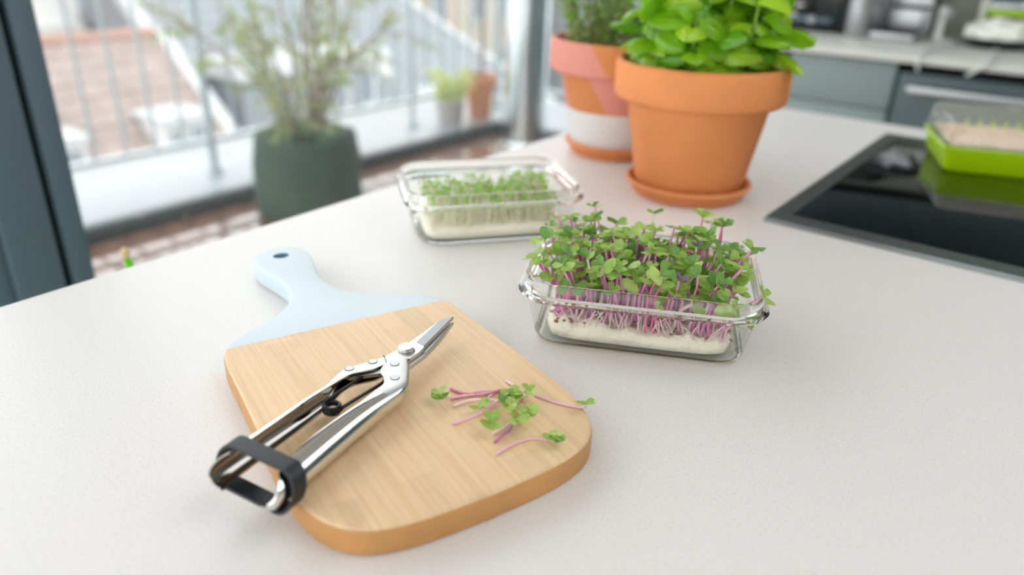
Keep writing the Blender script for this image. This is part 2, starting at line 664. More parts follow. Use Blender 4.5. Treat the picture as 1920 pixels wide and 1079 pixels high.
# ================================================================== ROOM
ZT = 0.92     # island worktop height
XW = -1.2     # window plane
bm = bbox(XW, 2.7, -2.35, 2.9, -0.1, 0.0, 0)
structure(obj('floor', bm, M['floor'], smooth=False), 'oak coloured room floor under the kitchen island', 'floor')
YF = -2.3          # glazed near end of the kitchen, behind the photographer
LX0, LX1, LY0, LY1 = 0.0, 1.75, 0.35, 2.2      # roof opening added to brighten the right of the island
bm = bmesh.new()
box(bm, XW - 0.1, LX0, YF - 0.05, 3.0, 2.55, 2.65)
box(bm, LX1, 2.7, YF - 0.05, 3.0, 2.55, 2.65)
box(bm, LX0, LX1, YF - 0.05, LY0, 2.55, 2.65)
box(bm, LX0, LX1, LY1, 3.0, 2.55, 2.65)
structure(obj('ceiling', bm, M['ceiling'], smooth=False), 'plain white kitchen ceiling with an opening added above the island for more light', 'ceiling')
sky4 = thing('added_skylight', 'unseen roof window added above the hob end of the island for light', 'window', (0, 0, 2.65))
sky4['kind'] = 'structure'
for q in ((LX0, LX0 + 0.05, LY0, LY1), (LX1 - 0.05, LX1, LY0, LY1), (LX0 + 0.05, LX1 - 0.05, LY0, LY0 + 0.05), (LX0 + 0.05, LX1 - 0.05, LY1 - 0.05, LY1)):
    obj('frame_bar', bbox(q[0], q[1], q[2], q[3], 0.0, 0.06, 0.004), M['white'], sky4)
bm = bmesh.new()
bm.faces.new([bm.verts.new(q) for q in ((LX0 + 0.05, LY0 + 0.05, 0.03), (LX1 - 0.05, LY0 + 0.05, 0.03), (LX1 - 0.05, LY1 - 0.05, 0.03), (LX0 + 0.05, LY1 - 0.05, 0.03))])
obj('pane', bm, M['paneclear'], sky4, smooth=False)
WTOP = 2.2  # head kept low, added wall strip above blocks steep daylight near the window
bm = bbox(XW - 0.1, XW + 0.05, YF, 2.9, WTOP, 2.55, 0)
structure(obj('wall_left', bm, M['wall'], smooth=False), 'unseen white wall strip added above the terrace window to cut steep daylight', 'wall')
sky3 = thing('window_3', 'glazed end wall of the kitchen, opposite the kitchen run', 'window', (0, YF, 0))
sky3['kind'] = 'structure'
for xx in (-1.17, 0.1, 1.38, 2.57):
    obj('frame_post', bbox(xx - 0.03, xx + 0.03, -0.03, 0.03, 0.0, 2.55, 0.004), M['charcoal'], sky3)
for k_, (xa, xb) in enumerate(((-1.14, 0.07), (0.13, 1.35), (1.41, 2.54))):
    bm = bmesh.new()
    bm.faces.new([bm.verts.new(q) for q in ((xa, 0, 0.0), (xb, 0, 0.0), (xb, 0, 2.55), (xa, 0, 2.55))])
    obj('pane', bm, M['paneclear'], sky3, smooth=False)
bm = bbox(XW - 0.1, 2.7, 2.9, 3.0, 0, 2.55, 0)
structure(obj('wall_back', bm, M['backwall'], smooth=False), 'grey-green wall behind the kitchen worktop', 'wall')
bm = bbox(2.6, 2.7, YF, 2.9, 0, 2.55, 0)
structure(obj('wall_right', bm, M['wall'], smooth=False), 'white kitchen side wall facing the window', 'wall')

bm = bbox(XW + 0.0, XW + 0.25, 3.05, 9.0, -14, 2.65, 0)
structure(obj('wall_outer', bm, M['darkfront'], smooth=False), 'dark outer house wall beside the terrace, beyond the kitchen', 'wall')
# window front: mullion pair, pane left and pane right
wroot = thing('window_1', 'floor-to-ceiling window in charcoal frame with wet glass towards the terrace', 'window', (XW, 0, 0))
wroot['kind'] = 'structure'
obj('frame_post', bbox(-0.045, 0.045, 0.4205, 0.453, 0.0, WTOP, 0.003), M['charcoal'], wroot)
obj('frame_rail', bbox(-0.04, 0.04, 0.453, 2.9, 0.0, 0.06, 0.003), M['charcoal'], wroot)
obj('frame_rail', bbox(-0.04, 0.04, 0.453, 2.9, WTOP - 0.06, WTOP, 0.003), M['charcoal'], wroot)
obj('frame_post', bbox(-0.045, 0.045, 2.84, 2.9, 0.06, WTOP - 0.06, 0.003), M['charcoal'], wroot)
obj('frame_seal', bbox(-0.02, 0.02, 0.4095, 0.4205, 0.0, WTOP, 0), M['charcoal2'], wroot, smooth=False)
bm = bmesh.new()
vs = [bm.verts.new(p) for p in ((0, 0.453, 0.06), (0, 2.84, 0.06), (0, 2.84, WTOP - 0.06), (0, 0.453, WTOP - 0.06))]
bm.faces.new(vs)
obj('pane', bm, M['pane'], wroot, smooth=False)
# rain drops on the outside of the pane
bm = bmesh.new()
rd = random.Random(3)
for i in range(420):
    y = rd.uniform(0.5, 2.3)
    z = rd.uniform(0.35, 1.25)
    r = rd.choice((0.0008, 0.001, 0.0013, 0.0017, 0.0024))
    g = bmesh.ops.create_icosphere(bm, subdivisions=1, radius=r)
    for v in g['verts']:
        v.co = Vector((v.co.x * 0.55 - 0.001, v.co.y + y, v.co.z * 1.15 + z))
o = obj('rain_drops', bm, M['drop'], wroot, angle=180)
o['kind'] = 'stuff'

wroot2 = thing('window_2', 'second charcoal-framed glazed door left of the wide window', 'window', (XW, 0, 0))
wroot2['kind'] = 'structure'
obj('frame_post', bbox(-0.045, 0.045, 0.345, 0.4095, 0.0, WTOP, 0.003), M['charcoal'], wroot2)
obj('frame_step', bbox(-0.045, 0.030, 0.318, 0.345, 0.0, WTOP, 0.002), M['charcoal'], wroot2)
obj('frame_edge', bbox(-0.045, 0.020, 0.311, 0.318, 0.0, WTOP, 0.001), M['alu'], wroot2)
obj('frame_rail', bbox(-0.04, 0.04, YF, 0.311, 0.0, 0.06, 0.003), M['charcoal'], wroot2)
obj('frame_rail', bbox(-0.04, 0.04, YF, 0.311, WTOP - 0.06, WTOP, 0.003), M['charcoal'], wroot2)
bm = bmesh.new()
vs = [bm.verts.new(p) for p in ((0, YF, 0.06), (0, 0.311, 0.06), (0, 0.311, WTOP - 0.06), (0, YF, WTOP - 0.06))]
bm.faces.new(vs)
obj('pane', bm, M['pane'], wroot2, smooth=False)

# ================================================================== ISLAND
IX0, IX1, IY0, IY1 = -0.645, 1.05, -0.24, 1.43
isl = thing('island_cabinet', 'grey kitchen island base under the pale worktop', 'cabinet', (0.2, 0.6, 0))
obj('carcass', bbox(-0.55, 0.8, -0.62, 0.76, 0.08, ZT - 0.04, 0.003), M['greyfront'], isl)
obj('plinth', bbox(-0.5, 0.75, -0.57, 0.71, 0.0, 0.08, 0.0), M['blackmatte'], isl, smooth=False)
wt = obj('island_worktop', bbox(IX0, IX1, IY0, IY1, ZT - 0.04, ZT, 0.0025, 3), M['worktop'])
tag(wt, 'pale grey-white composite worktop of the kitchen island', 'worktop')

# ================================================================== TERRACE
ter = thing('floor_terrace', 'wet brown boarded terrace floor outside the window', 'terrace', (0, 0, 0))
ter['kind'] = 'structure'
obj('deck_base', bbox(-3.1, XW - 0.05, -1.5, 3.9, -0.12, -0.028, 0), M['deckbase'], ter, smooth=False)
pitch = 0.142
pl = None
k = 0
y = -0.45
while y < 3.85:
    if pl is None:
        pl = mesh_from('plank', bbox(-0.925, 0.925, -0.0665, 0.0665, -0.026, 0.0, 0.004, 1), M['deck'])
    o = put('plank', pl, ter, (-2.17, y, rd.uniform(-0.0015, 0.001)), (rd.uniform(-0.006, 0.006), rd.uniform(-0.001, 0.001), 0))
    y += pitch
kerb = thing('terrace_kerb', 'low parapet with white top and dark wet metal edge round the terrace', 'parapet', (-3.1, 2, 0))
kerb['kind'] = 'structure'


def K(bm_, name, m):
    o = obj(name, bm_, m, kerb)
    o.location = (3.1, -2, 0)
    return o


K(bbox(-3.9, -3.115, -1.5, 4.7, -0.3, 0.063, 0.0), 'kerb_body', M['kerbdark'])
K(bbox(-3.93, -3.15, -1.5, 4.7, 0.0632, 0.069, 0.002), 'membrane', M['kerbtop'])
K(bbox(-3.15, -3.095, -1.5, 3.9, 0.03, 0.071, 0.004), 'metal_edge', M['kerbface'])
K(bbox(-3.115, XW - 0.05, 3.915, 4.7, -0.3, 0.063, 0.0), 'kerb_body', M['kerbdark'])
K(bbox(-3.15, XW - 0.05, 3.95, 4.73, 0.0632, 0.069, 0.002), 'membrane', M['kerbtop'])
K(bbox(-3.15, XW - 0.05, 3.895, 3.95, 0.03, 0.071, 0.004), 'metal_edge', M['kerbface'])

XR, YR = -3.40, 4.25
rail = thing('terrace_railing', 'grey steel terrace railing of posts and thin upright bars on the kerb', 'railing', (XR, 2.0, 0.069))


def RL(name, bm_, m):
    o = obj(name, bm_, m, rail)
    o.location = (-XR, -2.0, -0.069)
    return o


posts = [(XR, -0.8), (XR, 0.6), (XR, 2.0), (XR, 3.4), (XR, YR), (XR + 1.2, YR)]
for px, py in posts:
    b = bmesh.new()
    rr = 0.021 if (py, px) != (3.4, XR) else 0.014
    tube(b, [(px, py, 0.072), (px, py, 1.1)], rr, 10)
    o = RL('post', b, M['railing'])
    b = bmesh.new()
    for z0, z1, r in ((0.069, 0.077, 0.05), (0.077, 0.1, rr + 0.012)):
        tube(b, [(px, py, z0), (px, py, z1)], r, 14)
    bb = obj('foot_flange', b, M['railing'], o)
    b = bmesh.new()
nb = 0
y = 0.6 + 0.14
bal = mesh_from('baluster', tube(bmesh.new(), [(0, 0, 0.24), (0, 0, 1.06)], 0.0085, 6), M['railing'])
while y < YR - 0.05:
    if min(abs(y - q) for q in (0.6, 2.0, 3.4)) > 0.03:
        o = put('baluster', bal, rail, (0, y - 2.0, -0.069))
    y += 0.14
x = XR + 0.14
while x < XW - 0.2:
    o = put('baluster', bal, rail, (x - XR, YR - 2.0, -0.069))
    x += 0.14
for z, m, hh in ((0.24, 'railpale', 0.013), (1.08, 'railing', 0.02)):
    RL('rail', bbox(XR - 0.02, XR + 0.02, -1.4, YR, z - hh, z + hh, 0.003), M[m])
    RL('rail', bbox(XR, XW - 0.1, YR - 0.02, YR + 0.02, z - hh, z + hh, 0.003), M[m])

# steel flue on the terrace corner
fl = thing('steel_flue', 'round stainless steel flue pipe standing at the terrace corner', 'flue', (-2.78, 3.76, 0))
obj('pipe', lathe([(0.0, 0.0), (0.128, 0.0), (0.128, 2.7), (0.0, 2.7)], 48), M['flue'], fl)
obj('collar', lathe([(0.129, 0.0), (0.15, 0.0), (0.15, 0.012), (0.133, 0.03), (0.133, 0.055), (0.129, 0.055)], 48), M['flue'], fl)
obj('clamp_band', lathe([(0.1285, 0.9), (0.134, 0.9), (0.134, 0.93), (0.1285, 0.93)], 48), M['flue'], fl)

# ------------------------------------------------------------------ shrub in a green planter bag
sh = thing('potted_shrub', 'airy small-leaved shrub growing in a green fabric planter on the terrace', 'shrub', (-2.76, 2.08, 0))
prof = []
n = 56
rings = []
for z, r in ((0.0, 0.225), (0.01, 0.25), (0.05, 0.262), (0.15, 0.256), (0.25, 0.246), (0.32, 0.238), (0.368, 0.232), (0.384, 0.222), (0.382, 0.205), (0.36, 0.19), (0.33, 0.18)):
    ring = []
    for i in range(n):
        a = 2 * PI * i / n
        f = 1 + (0.05 * math.sin(4 * a + 13 * z) + 0.045 * math.sin(9 * a + 17 * z) + 0.02 * math.sin(17 * a + 24 * z)) * min(1, z * 6) * (1.0 if z < 0.3 else 0.45)
        r2 = r * 0.94
        ring.append((r2 * f * math.cos(a), r2 * f * math.sin(a), z + 0.012 * math.sin(3 * a) * (z > 0.25)))
    rings.append(ring)
obj('planter_bag', loft(rings, True, False), M['bag'], sh, angle=80)
b = bmesh.new()
rs = random.Random(11)
for i in range(24):
    a = rs.uniform(0, 2 * PI)
    r = rs.uniform(0.02, 0.15)
    g = bmesh.ops.create_icosphere(b, subdivisions=2, radius=rs.uniform(0.04, 0.07))
    for v in g['verts']:
        v.co = Vector((v.co.x + r * math.cos(a), v.co.y + r * math.sin(a), v.co.z * 0.7 + 0.345 + 0.03 * rs.random()))
o = obj('moss', b, mat('moss', rgb(70, 98, 66), 0.9, bump=1, bscale=60), sh, angle=180)
o['kind'] = 'stuff'
# branches and leaves
lb = bmesh.new()
lb2 = bmesh.new()


def tiny_leaf(bm_, p, d, up, L, wv):
    d = d.normalized()
    x = d.cross(up)
    if x.length < 1e-4:
        x = d.cross(Vector((1, 0, 0)))
    x.normalize()
    nrm = x.cross(d)
    a = bm_.verts.new(p)
    b_ = bm_.verts.new(p + d * L * 0.5 + x * wv + nrm * L * 0.08)
    c = bm_.verts.new(p + d * L)
    e = bm_.verts.new(p + d * L * 0.5 - x * wv + nrm * L * 0.08)
    bm_.faces.new((a, b_, c, e))


def rvec(r):
    while True:
        v = Vector((r.uniform(-1, 1), r.uniform(-1, 1), r.uniform(-1, 1)))
        if 0.05 < v.length < 1:
            return v.normalized()


for i in range(13):
    a = 2 * PI * i / 13 + rs.uniform(-0.2, 0.2)
    spread = rs.uniform(0.10, 0.46)
    top = Vector((spread * math.cos(a), spread * math.sin(a), rs.uniform(0.8, 1.3) - spread * 0.5))
    base = Vector((0.05 * math.cos(a), 0.05 * math.sin(a), 0.34))
    mid = base.lerp(top, 0.45) + Vector((0.0, 0, 0.08)) + rvec(rs) * 0.05
    path = smooth_path([base, mid, top], 6)
    b = bmesh.new()
    tube(b, path, [0.011 * (1 - 0.75 * k / len(path)) for k in range(len(path))], 6)
    # twigs
    for q in range(9):
        p0 = path[rs.randrange(3, len(path))]
        d = (rvec(rs) + Vector((math.cos(a), math.sin(a), 0.5)) * 0.7).normalized()
        L = rs.uniform(0.1, 0.26)
        p1 = p0 + d * L * 0.5 + Vector((0, 0, 0.02))
        p2 = p0 + d * L + Vector((0, 0, rs.uniform(-0.03, 0.04)))
        tube(b, [p0, p1, p2], [0.0035, 0.0025, 0.0015], 4)
        for t in range(26):
            f = rs.uniform(0.25, 1.05)
            p = p0.lerp(p2, f) + rvec(rs) * 0.012
            tiny_leaf(lb if rs.random() < 0.7 else lb2, p, (d + rvec(rs) * 0.9), rvec(rs), rs.uniform(0.02, 0.034), rs.uniform(0.004, 0.007))
    obj('branch', b, M['bark'], sh)
for b_, m in ((lb, 'shrub'), (lb2, 'shrub2')):
    o = obj('foliage', b_, M[m], sh)
    o['kind'] = 'stuff'

# grey pot with pale plant on the kerb
gp = thing('grey_pot_plant', 'pale green plant in a grey clay pot on the kerb, left of the flue', 'potted plant', (-3.275, 3.62, 0.069))
obj('pot', lathe([(0, 0), (0.07, 0), (0.076, 0.01), (0.096, 0.15), (0.098, 0.16), (0.092, 0.163), (0.086, 0.15), (0.0, 0.14)], 40), M['greypot'], gp)
lm = [leaf_mesh('leaf', M['palegreen'], 0.07, 0.016, 4, 2, lambda t: math.sin(PI * min(1, t * 0.9 + 0.08)), 0.2, 0.2)]
rp = random.Random(5)
for i in range(13):
    a = rp.uniform(0, 2 * PI)
    tilt = rp.uniform(0.1, 0.55)
    L = rp.uniform(0.12, 0.24)
    base = Vector((0.05 * math.cos(a), 0.05 * math.sin(a), 0.14))
    top = base + Vector((math.cos(a) * math.sin(tilt), math.sin(a) * math.sin(tilt), math.cos(tilt))) * L
    path = smooth_path([base, base.lerp(top, 0.5) + Vector((0, 0, 0.015)), top], 4)
    st = obj('stem', tube(bmesh.new(), path, 0.003, 5), M['palegreen'], gp)
    for k in range(11):
        p = path[1 + (k * (len(path) - 1)) // 11]
        put('leaf', lm[0], st, p, aim(rvec(rp) + Vector((0, 0, 0.7)), rvec(rp)), rp.uniform(0.6, 1.05))

# tall terracotta pot with stake behind it
tp = thing('tall_terracotta_pot', 'tall orange terracotta pot with bare stem beside the grey pot', 'pot', (-3.262, 3.90, 0.069))
obj('pot', lathe([(0, 0), (0.066, 0), (0.07, 0.008), (0.098, 0.22), (0.108, 0.22), (0.11, 0.23), (0.111, 0.28), (0.106, 0.285), (0.1, 0.28), (0.096, 0.26), (0.0, 0.255)], 48), M['outterra'], tp)
obj('soil', lathe([(0, 0.268), (0.092, 0.262)], 32), M['soil'], tp)
obj('stem', tube(bmesh.new(), smooth_path([(0, 0, 0.25), (0.005, 0.01, 0.6), (-0.01, 0.0, 1.1)], 4), [0.011] * 9, 6), M['bark'], tp)

# ================================================================== FAR BUILDINGS
structure(obj('ground', bbox(-120, -4.5, -60, 130, -14.2, -14, 0), M['street'], smooth=False), 'street level far below the terrace', 'ground')


def far_window(parent, X, y0, y1, z0, z1, fm='trimwhite'):
    f = bmesh.new()
    t = 0.09
    for a in ((y0, y0 + t, z0, z1), (y1 - t, y1, z0, z1), (y0 + t, y1 - t, z0, z0 + t), (y0 + t, y1 - t, z1 - t, z1),
              ((y0 + y1) / 2 - 0.03, (y0 + y1) / 2 + 0.03, z0 + t, z1 - t)):
        box(f, X - 0.05, X + 0.05, *a)
    fo = obj('window', f, M[fm], parent, smooth=False)
    g = bmesh.new()
    box(g, X - 0.02, X + 0.012, y0 + t, y1 - t, z0 + t, z1 - t)
    obj('pane', g, M['windark'], fo, smooth=False)


def house(name, label, cat='house'):
    return thing(name, label, cat, (0, 0, -14))


def part(name, bm_, m, parent):
    o = obj(name, bm_, M[m], parent, smooth=False)
    o.location = (0, 0, 14)
    return o


# --- red roof house
red = house('red_roof_house', 'house with a red clay tiled roof and white dormers below the terrace')
rh = thing  # alias kept short
RX, RZ = -14.0, -0.65
tn = math.tan(math.radians(39))
Y0, Y1 = 0.0, 7.38


def roofz(x):
    return RZ - (x - RX) * tn


part('wall', bbox(-20, -8.6, Y0 + 0.2, Y1 - 0.2, -14, -5.4, 0), 'cream', red)
b = bmesh.new()
th = 0.12
hexa(b, [(RX, Y0, RZ - th), (-8.3, Y0, roofz(-8.3) - th), (-8.3, Y1, roofz(-8.3) - th), (RX, Y1, RZ - th),
         (RX, Y0, RZ), (-8.3, Y0, roofz(-8.3)), (-8.3, Y1, roofz(-8.3)), (RX, Y1, RZ)])
hexa(b, [(-19.7, Y0, roofz(-8.3) - th), (RX, Y0, RZ - th), (RX, Y1, RZ - th), (-19.7, Y1, roofz(-8.3) - th),
         (-19.7, Y0, roofz(-8.3)), (RX, Y0, RZ), (RX, Y1, RZ), (-19.7, Y1, roofz(-8.3))])
part('roof', b, 'redtile', red)
# tile courses: overlapping rows, each row one pantile strip
course = 0.3
nrow = int(5.7 / (course * math.cos(math.radians(39))))
rowm = bmesh.new()
for c in range(nrow):
    x0 = RX + 0.05 + c * course * math.cos(math.radians(39))
    x1 = x0 + course * math.cos(math.radians(39)) * 1.08
    ys = 3.4
    step = 0.23
    cols = []
    while ys < Y1 - 0.05:
        for f, dz in ((0.0, 0.02), (0.35, 0.065), (0.7, 0.02)):
            cols.append((ys + f * step, dz))
        ys += step
    a0 = [rowm.verts.new((x0, q, roofz(x0) + dz)) for q, dz in cols]
    a1 = [rowm.verts.new((x1, q, roofz(x1) + dz + 0.035)) for q, dz in cols]
    a2 = [rowm.verts.new((x1, q, roofz(x1) + 0.0)) for q, dz in cols]
    for i in range(len(cols) - 1):
        rowm.faces.new((a0[i], a1[i], a1[i + 1], a0[i + 1]))
        rowm.faces.new((a1[i], a2[i], a2[i + 1], a1[i + 1]))
o = part('tile_courses', rowm, 'redtile', red)
o['kind'] = 'stuff'
b = bmesh.new()
yy = 3.4
while yy < Y1 - 0.1:
    tube(b, [(RX, yy, RZ + 0.02), (RX, yy + 0.38, RZ + 0.035)], [0.11, 0.125], 8)
    yy += 0.36
o = part('ridge_tiles', b, 'redridge', red)
o['kind'] = 'stuff'


def dormer(parent, x_front, y0, y1, z_top, z_bot, depth, wins, wall='render', top='trimwhite'):
    part('dormer_wall', bbox(x_front - depth, x_front, y0, y1, z_bot, z_top, 0), wall, parent)
    part('dormer_roof', bbox(x_front - depth, x_front + 0.1, y0 - 0.06, y1 + 0.06, z_top, z_top + 0.08, 0), top, parent)
    for (a, c) in wins:
        f = bmesh.new()
        z0, z1, t = z_bot + 0.28, z_top - 0.08, 0.05
        X = x_front + 0.03
        for q in ((a, a + t, z0, z1), (c - t, c, z0, z1), (a + t, c - t, z0, z0 + t), (a + t, c - t, z1 - t, z1),
                  ((a + c) / 2 - 0.015, (a + c) / 2 + 0.015, z0 + t, z1 - t)):
            box(f, X - 0.06, X + 0.04, *q)
        fo = part('window', f, 'trimwhite', parent)
        g = bmesh.new()
        box(g, X - 0.03, X + 0.01, a + t, c - t, z0 + t, z1 - t)
        obj('pane', g, M['windark'], fo, smooth=False)


dormer(red, -11.85, 6.12, 6.95, -1.72, -2.6, 1.1, ((6.2, 6.52), (6.56, 6.9)))
dormer(red, -12.0, 4.1, 4.98, -1.80, -2.6, 0.9, ((4.2, 4.55), (4.58, 4.92)))
b = bmesh.new()
hexa(b, [(RX, Y1 + 0.02, RZ - 0.25), (-8.3, Y1 + 0.02, roofz(-8.3) - 0.25), (-8.3, Y1 + 0.28, roofz(-8.3) - 0.25), (RX, Y1 + 0.28, RZ - 0.25),
         (RX, Y1 + 0.02, RZ + 0.12), (-8.3, Y1 + 0.02, roofz(-8.3) + 0.12), (-8.3, Y1 + 0.28, roofz(-8.3) + 0.12), (RX, Y1 + 0.28, RZ + 0.12)])
part('gable_coping', b, 'trimwhite', red)

# --- slate house with hipped end and long dormer
sl = house('slate_roof_house', 'long grey slate roofed house with a white-edged dormer, right of the red roof')
SX, SZ, st_ = -18.0, 0.55, math.tan(math.radians(42))


def sz(x):
    return SZ - (x - SX) * st_


part('wall', bbox(-23, -11.2, 8.7, 19.5, -14, sz(-11.2) - 0.1, 0), 'render', sl)
b = bmesh.new()
yr = 15.3
E0, E1 = -11.0, 21.9
vsl = [(SX, 8.6, SZ), (SX, yr, SZ), (E0, E1, sz(E0)), (E0, 8.6, sz(E0)), (-25, 8.6, sz(E0)), (-25, E1, sz(E0))]
v = [b.verts.new(q) for q in vsl]
b.faces.new((v[0], v[3], v[2], v[1]))
b.faces.new((v[1], v[2], v[5]))
b.faces.new((v[0], v[1], v[5], v[4]))
b.faces.new((v[0], v[4], v[3]))
b.faces.new((v[3], v[4], v[5], v[2]))
part('roof', b, 'slate', sl)
b = bmesh.new()
hexa(b, [(SX, 8.4, SZ - 0.2), (E0, 8.4, sz(E0) - 0.2), (E0, 8.7, sz(E0) - 0.2), (SX, 8.7, SZ - 0.2),
         (SX, 8.4, SZ + 0.14), (E0, 8.4, sz(E0) + 0.14), (E0, 8.7, sz(E0) + 0.14), (SX, 8.7, SZ + 0.14)])
part('gable_coping', b, 'trimwhite', sl)
part('hip_capping', tube(bmesh.new(), [(SX, yr, SZ + 0.02), (E0, E1, sz(E0) + 0.02)], 0.14, 6), 'trimwhite', sl)
# slate courses
b = bmesh.new()
cs = 0.34 * math.cos(math.radians(42))
c = 0
while SX + c * cs < E0 - 0.2:
    x0 = SX + c * cs
    x1 = x0 + cs * 1.05
    f = (x1 - SX) / (E0 - SX)
    y1e = yr + (E1 - yr) * f - 0.25
    vs = [b.verts.new(q) for q in ((x0, 8.7, sz(x0) + 0.005), (x1, 8.7, sz(x1) + 0.045), (x1, y1e, sz(x1) + 0.045), (x0, y1e, sz(x0) + 0.005),
                                   (x1, 8.7, sz(x1)), (x1, y1e, sz(x1)))]
    b.faces.new((vs[0], vs[1], vs[2], vs[3]))
    b.faces.new((vs[1], vs[4], vs[5], vs[2]))
    c += 1
o = part('slate_courses', b, 'slate', sl)
o['kind'] = 'stuff'
part('dormer_wall', bbox(-16.2, -14.2, 9.2, 13.1, -3.3, -1.7, 0), 'slate', sl)
part('dormer_roof', bbox(-16.2, -14.0, 9.0, 13.3, -1.7, -1.42, 0), 'trimwhite', sl)
for a in (10.6, 11.45, 12.3):
    f = bmesh.new()
    z0, z1, t, X = -2.75, -1.78, 0.11, -14.17
    cc = a + 0.62
    for q in ((a, a + t, z0, z1), (cc - t, cc, z0, z1), (a + t, cc - t, z0, z0 + t), (a + t, cc - t, z1 - t, z1)):
        box(f, X - 0.06, X + 0.05, *q)
    fo = part('window', f, 'trimwhite', sl)
    g = bmesh.new()
    box(g, X - 0.03, X + 0.01, a + t, cc - t, z0 + t, z1 - t)
    obj('pane', g, M['windark'], fo, smooth=False)
# small roof lights
for (xx, yy) in ((-14.6, 12.6), (-14.4, 14.6), (-15.4, 13.6)):
    b = bmesh.new()
    hexa(b, [(xx, yy, sz(xx)), (xx + 0.6, yy, sz(xx + 0.6)), (xx + 0.6, yy + 0.6, sz(xx + 0.6)), (xx, yy + 0.6, sz(xx)),
             (xx, yy, sz(xx) + 0.12), (xx + 0.6, yy, sz(xx + 0.6) + 0.12), (xx + 0.6, yy + 0.6, sz(xx + 0.6) + 0.12), (xx, yy + 0.6, sz(xx) + 0.12)])
    part('roof_light', b, 'trimwhite', sl)

# --- facades behind
pe = house('peach_apartment_house', 'peach and cream rendered apartment house behind the slate roof', 'building')
part('wall', bbox(-30, -24.0, 22.5, 27.2, -14, 6, 0), 'peach', pe)
part('cream_wing', bbox(-30, -24.2, 27.2, 32.5, -14, 6, 0), 'cream', pe)
for zz in (-5.6, -2.6, 0.6):
    for ya in (23.2, 25.2, 28.2, 30.4):
        f = bmesh.new()
        X, t = -23.9 if ya < 27 else -24.1, 0.12
        for q in ((ya, ya + t, zz, zz + 1.7), (ya + 1.1 - t, ya + 1.1, zz, zz + 1.7), (ya + t, ya + 1.1 - t, zz, zz + t), (ya + t, ya + 1.1 - t, zz + 1.7 - t, zz + 1.7)):
            box(f, X - 0.15, X + 0.06, *q)
        fo = part('window', f, 'trimwhite', pe)
        g = bmesh.new()
        box(g, X - 0.12, X - 0.05, ya + t, ya + 1.1 - t, zz + t, zz + 1.7 - t)
        obj('pane', g, M['windark'], fo, smooth=False)
pg = house('pale_grey_block', 'pale grey apartment block with white balconies seen beyond the flue', 'building')
part('wall', bbox(-30, -20.0, 33.5, 62, -14, 6, 0), 'slate', pg)
for zz in (-6.0, -3.0, 0.0):
    for ya in (34.2, 37.4, 40.6, 43.8, 47.0, 50.2):
        part('balcony', bbox(-20.0, -18.8, ya, ya + 2.2, zz, zz + 0.9, 0), 'trimwhite', pg)
# --- white houses top left
wh = house('white_gable_house', 'white rendered house rising behind the red tiled ridge', 'house')
part('wall', bbox(-26, -19.5, 4.0, 8.6, -14, 4, 0), 'render', wh)
part('bay', bbox(-19.5, -18.9, 6.9, 8.4, -14, -0.9, 0), 'render', wh)
for ya, zz in ((4.6, -0.6), (6.3, -0.2), (7.6, 0.3)):
    f = bmesh.new()
    X, t = -19.45, 0.1
    for q in ((ya, ya + t, zz, zz + 1.3), (ya + 0.8 - t, ya + 0.8, zz, zz + 1.3), (ya + t, ya + 0.8 - t, zz, zz + t), (ya + t, ya + 0.8 - t, zz + 1.3 - t, zz + 1.3)):
        box(f, X - 0.1, X + 0.06, *q)
    fo = part('window', f, 'trimwhite', wh)
    g = bmesh.new()
    box(g, X - 0.07, X, ya + t, ya + 0.8 - t, zz + t, zz + 1.3 - t)
    obj('pane', g, M['windark'], fo, smooth=False)
bg_ = house('blue_grey_roof_house', 'house with blue-grey slate roof and cream gable behind the red roof end', 'house')
part('wall', bbox(-30, -25.2, 11.2, 16.0, -14, -2.6, 0), 'cream', bg_)
b = bmesh.new()
hexa(b, [(-27.5, 11.0, 0.2), (-24.8, 11.0, -3.0), (-24.8, 16.4, -3.0), (-27.5, 16.4, 0.2), (-27.5, 11.0, 0.4), (-24.8, 11.0, -2.8), (-24.8, 16.4, -2.8), (-27.5, 16.4, 0.4)])
part('roof', b, 'slateblue', bg_)
part('chimney', bbox(-25.0, -24.2, 11.5, 12.2, -14, -1.7, 0), 'render', bg_)
part('cream_gable', bbox(-21.5, -20.5, 10.0, 11.3, -14, -1.6, 0), 'cream', bg_)
yb = house('cream_corner_house', 'cream house glimpsed behind the shrub at the top of the view', 'house')
part('wall', bbox(-40, -34, 18, 30, -14, 5, 0), 'cream', yb)
part('roof', bbox(-40.5, -33.5, 17.7, 30.3, 5, 5.4, 0), 'slate', yb)

# ================================================================== KITCHEN RUN
KZ = 0.938
kw = obj('kitchen_worktop', bbox(XW + 0.06, 2.0, 2.275, 2.9, KZ - 0.02, KZ, 0.002), M['kworktop'])
tag(kw, 'grey worktop of the kitchen run along the back wall', 'worktop')
kc = thing('drawer_cabinet', 'drawer unit with window reflection painted into its light grey-green, under the back worktop, left of the dark appliance', 'cabinet', (-0.6, 2.6, 0))


def KP(parent, name, bm_, m):
    o = obj(name, bm_, M[m], parent)
    o.location = -Vector(parent.location)
    return o


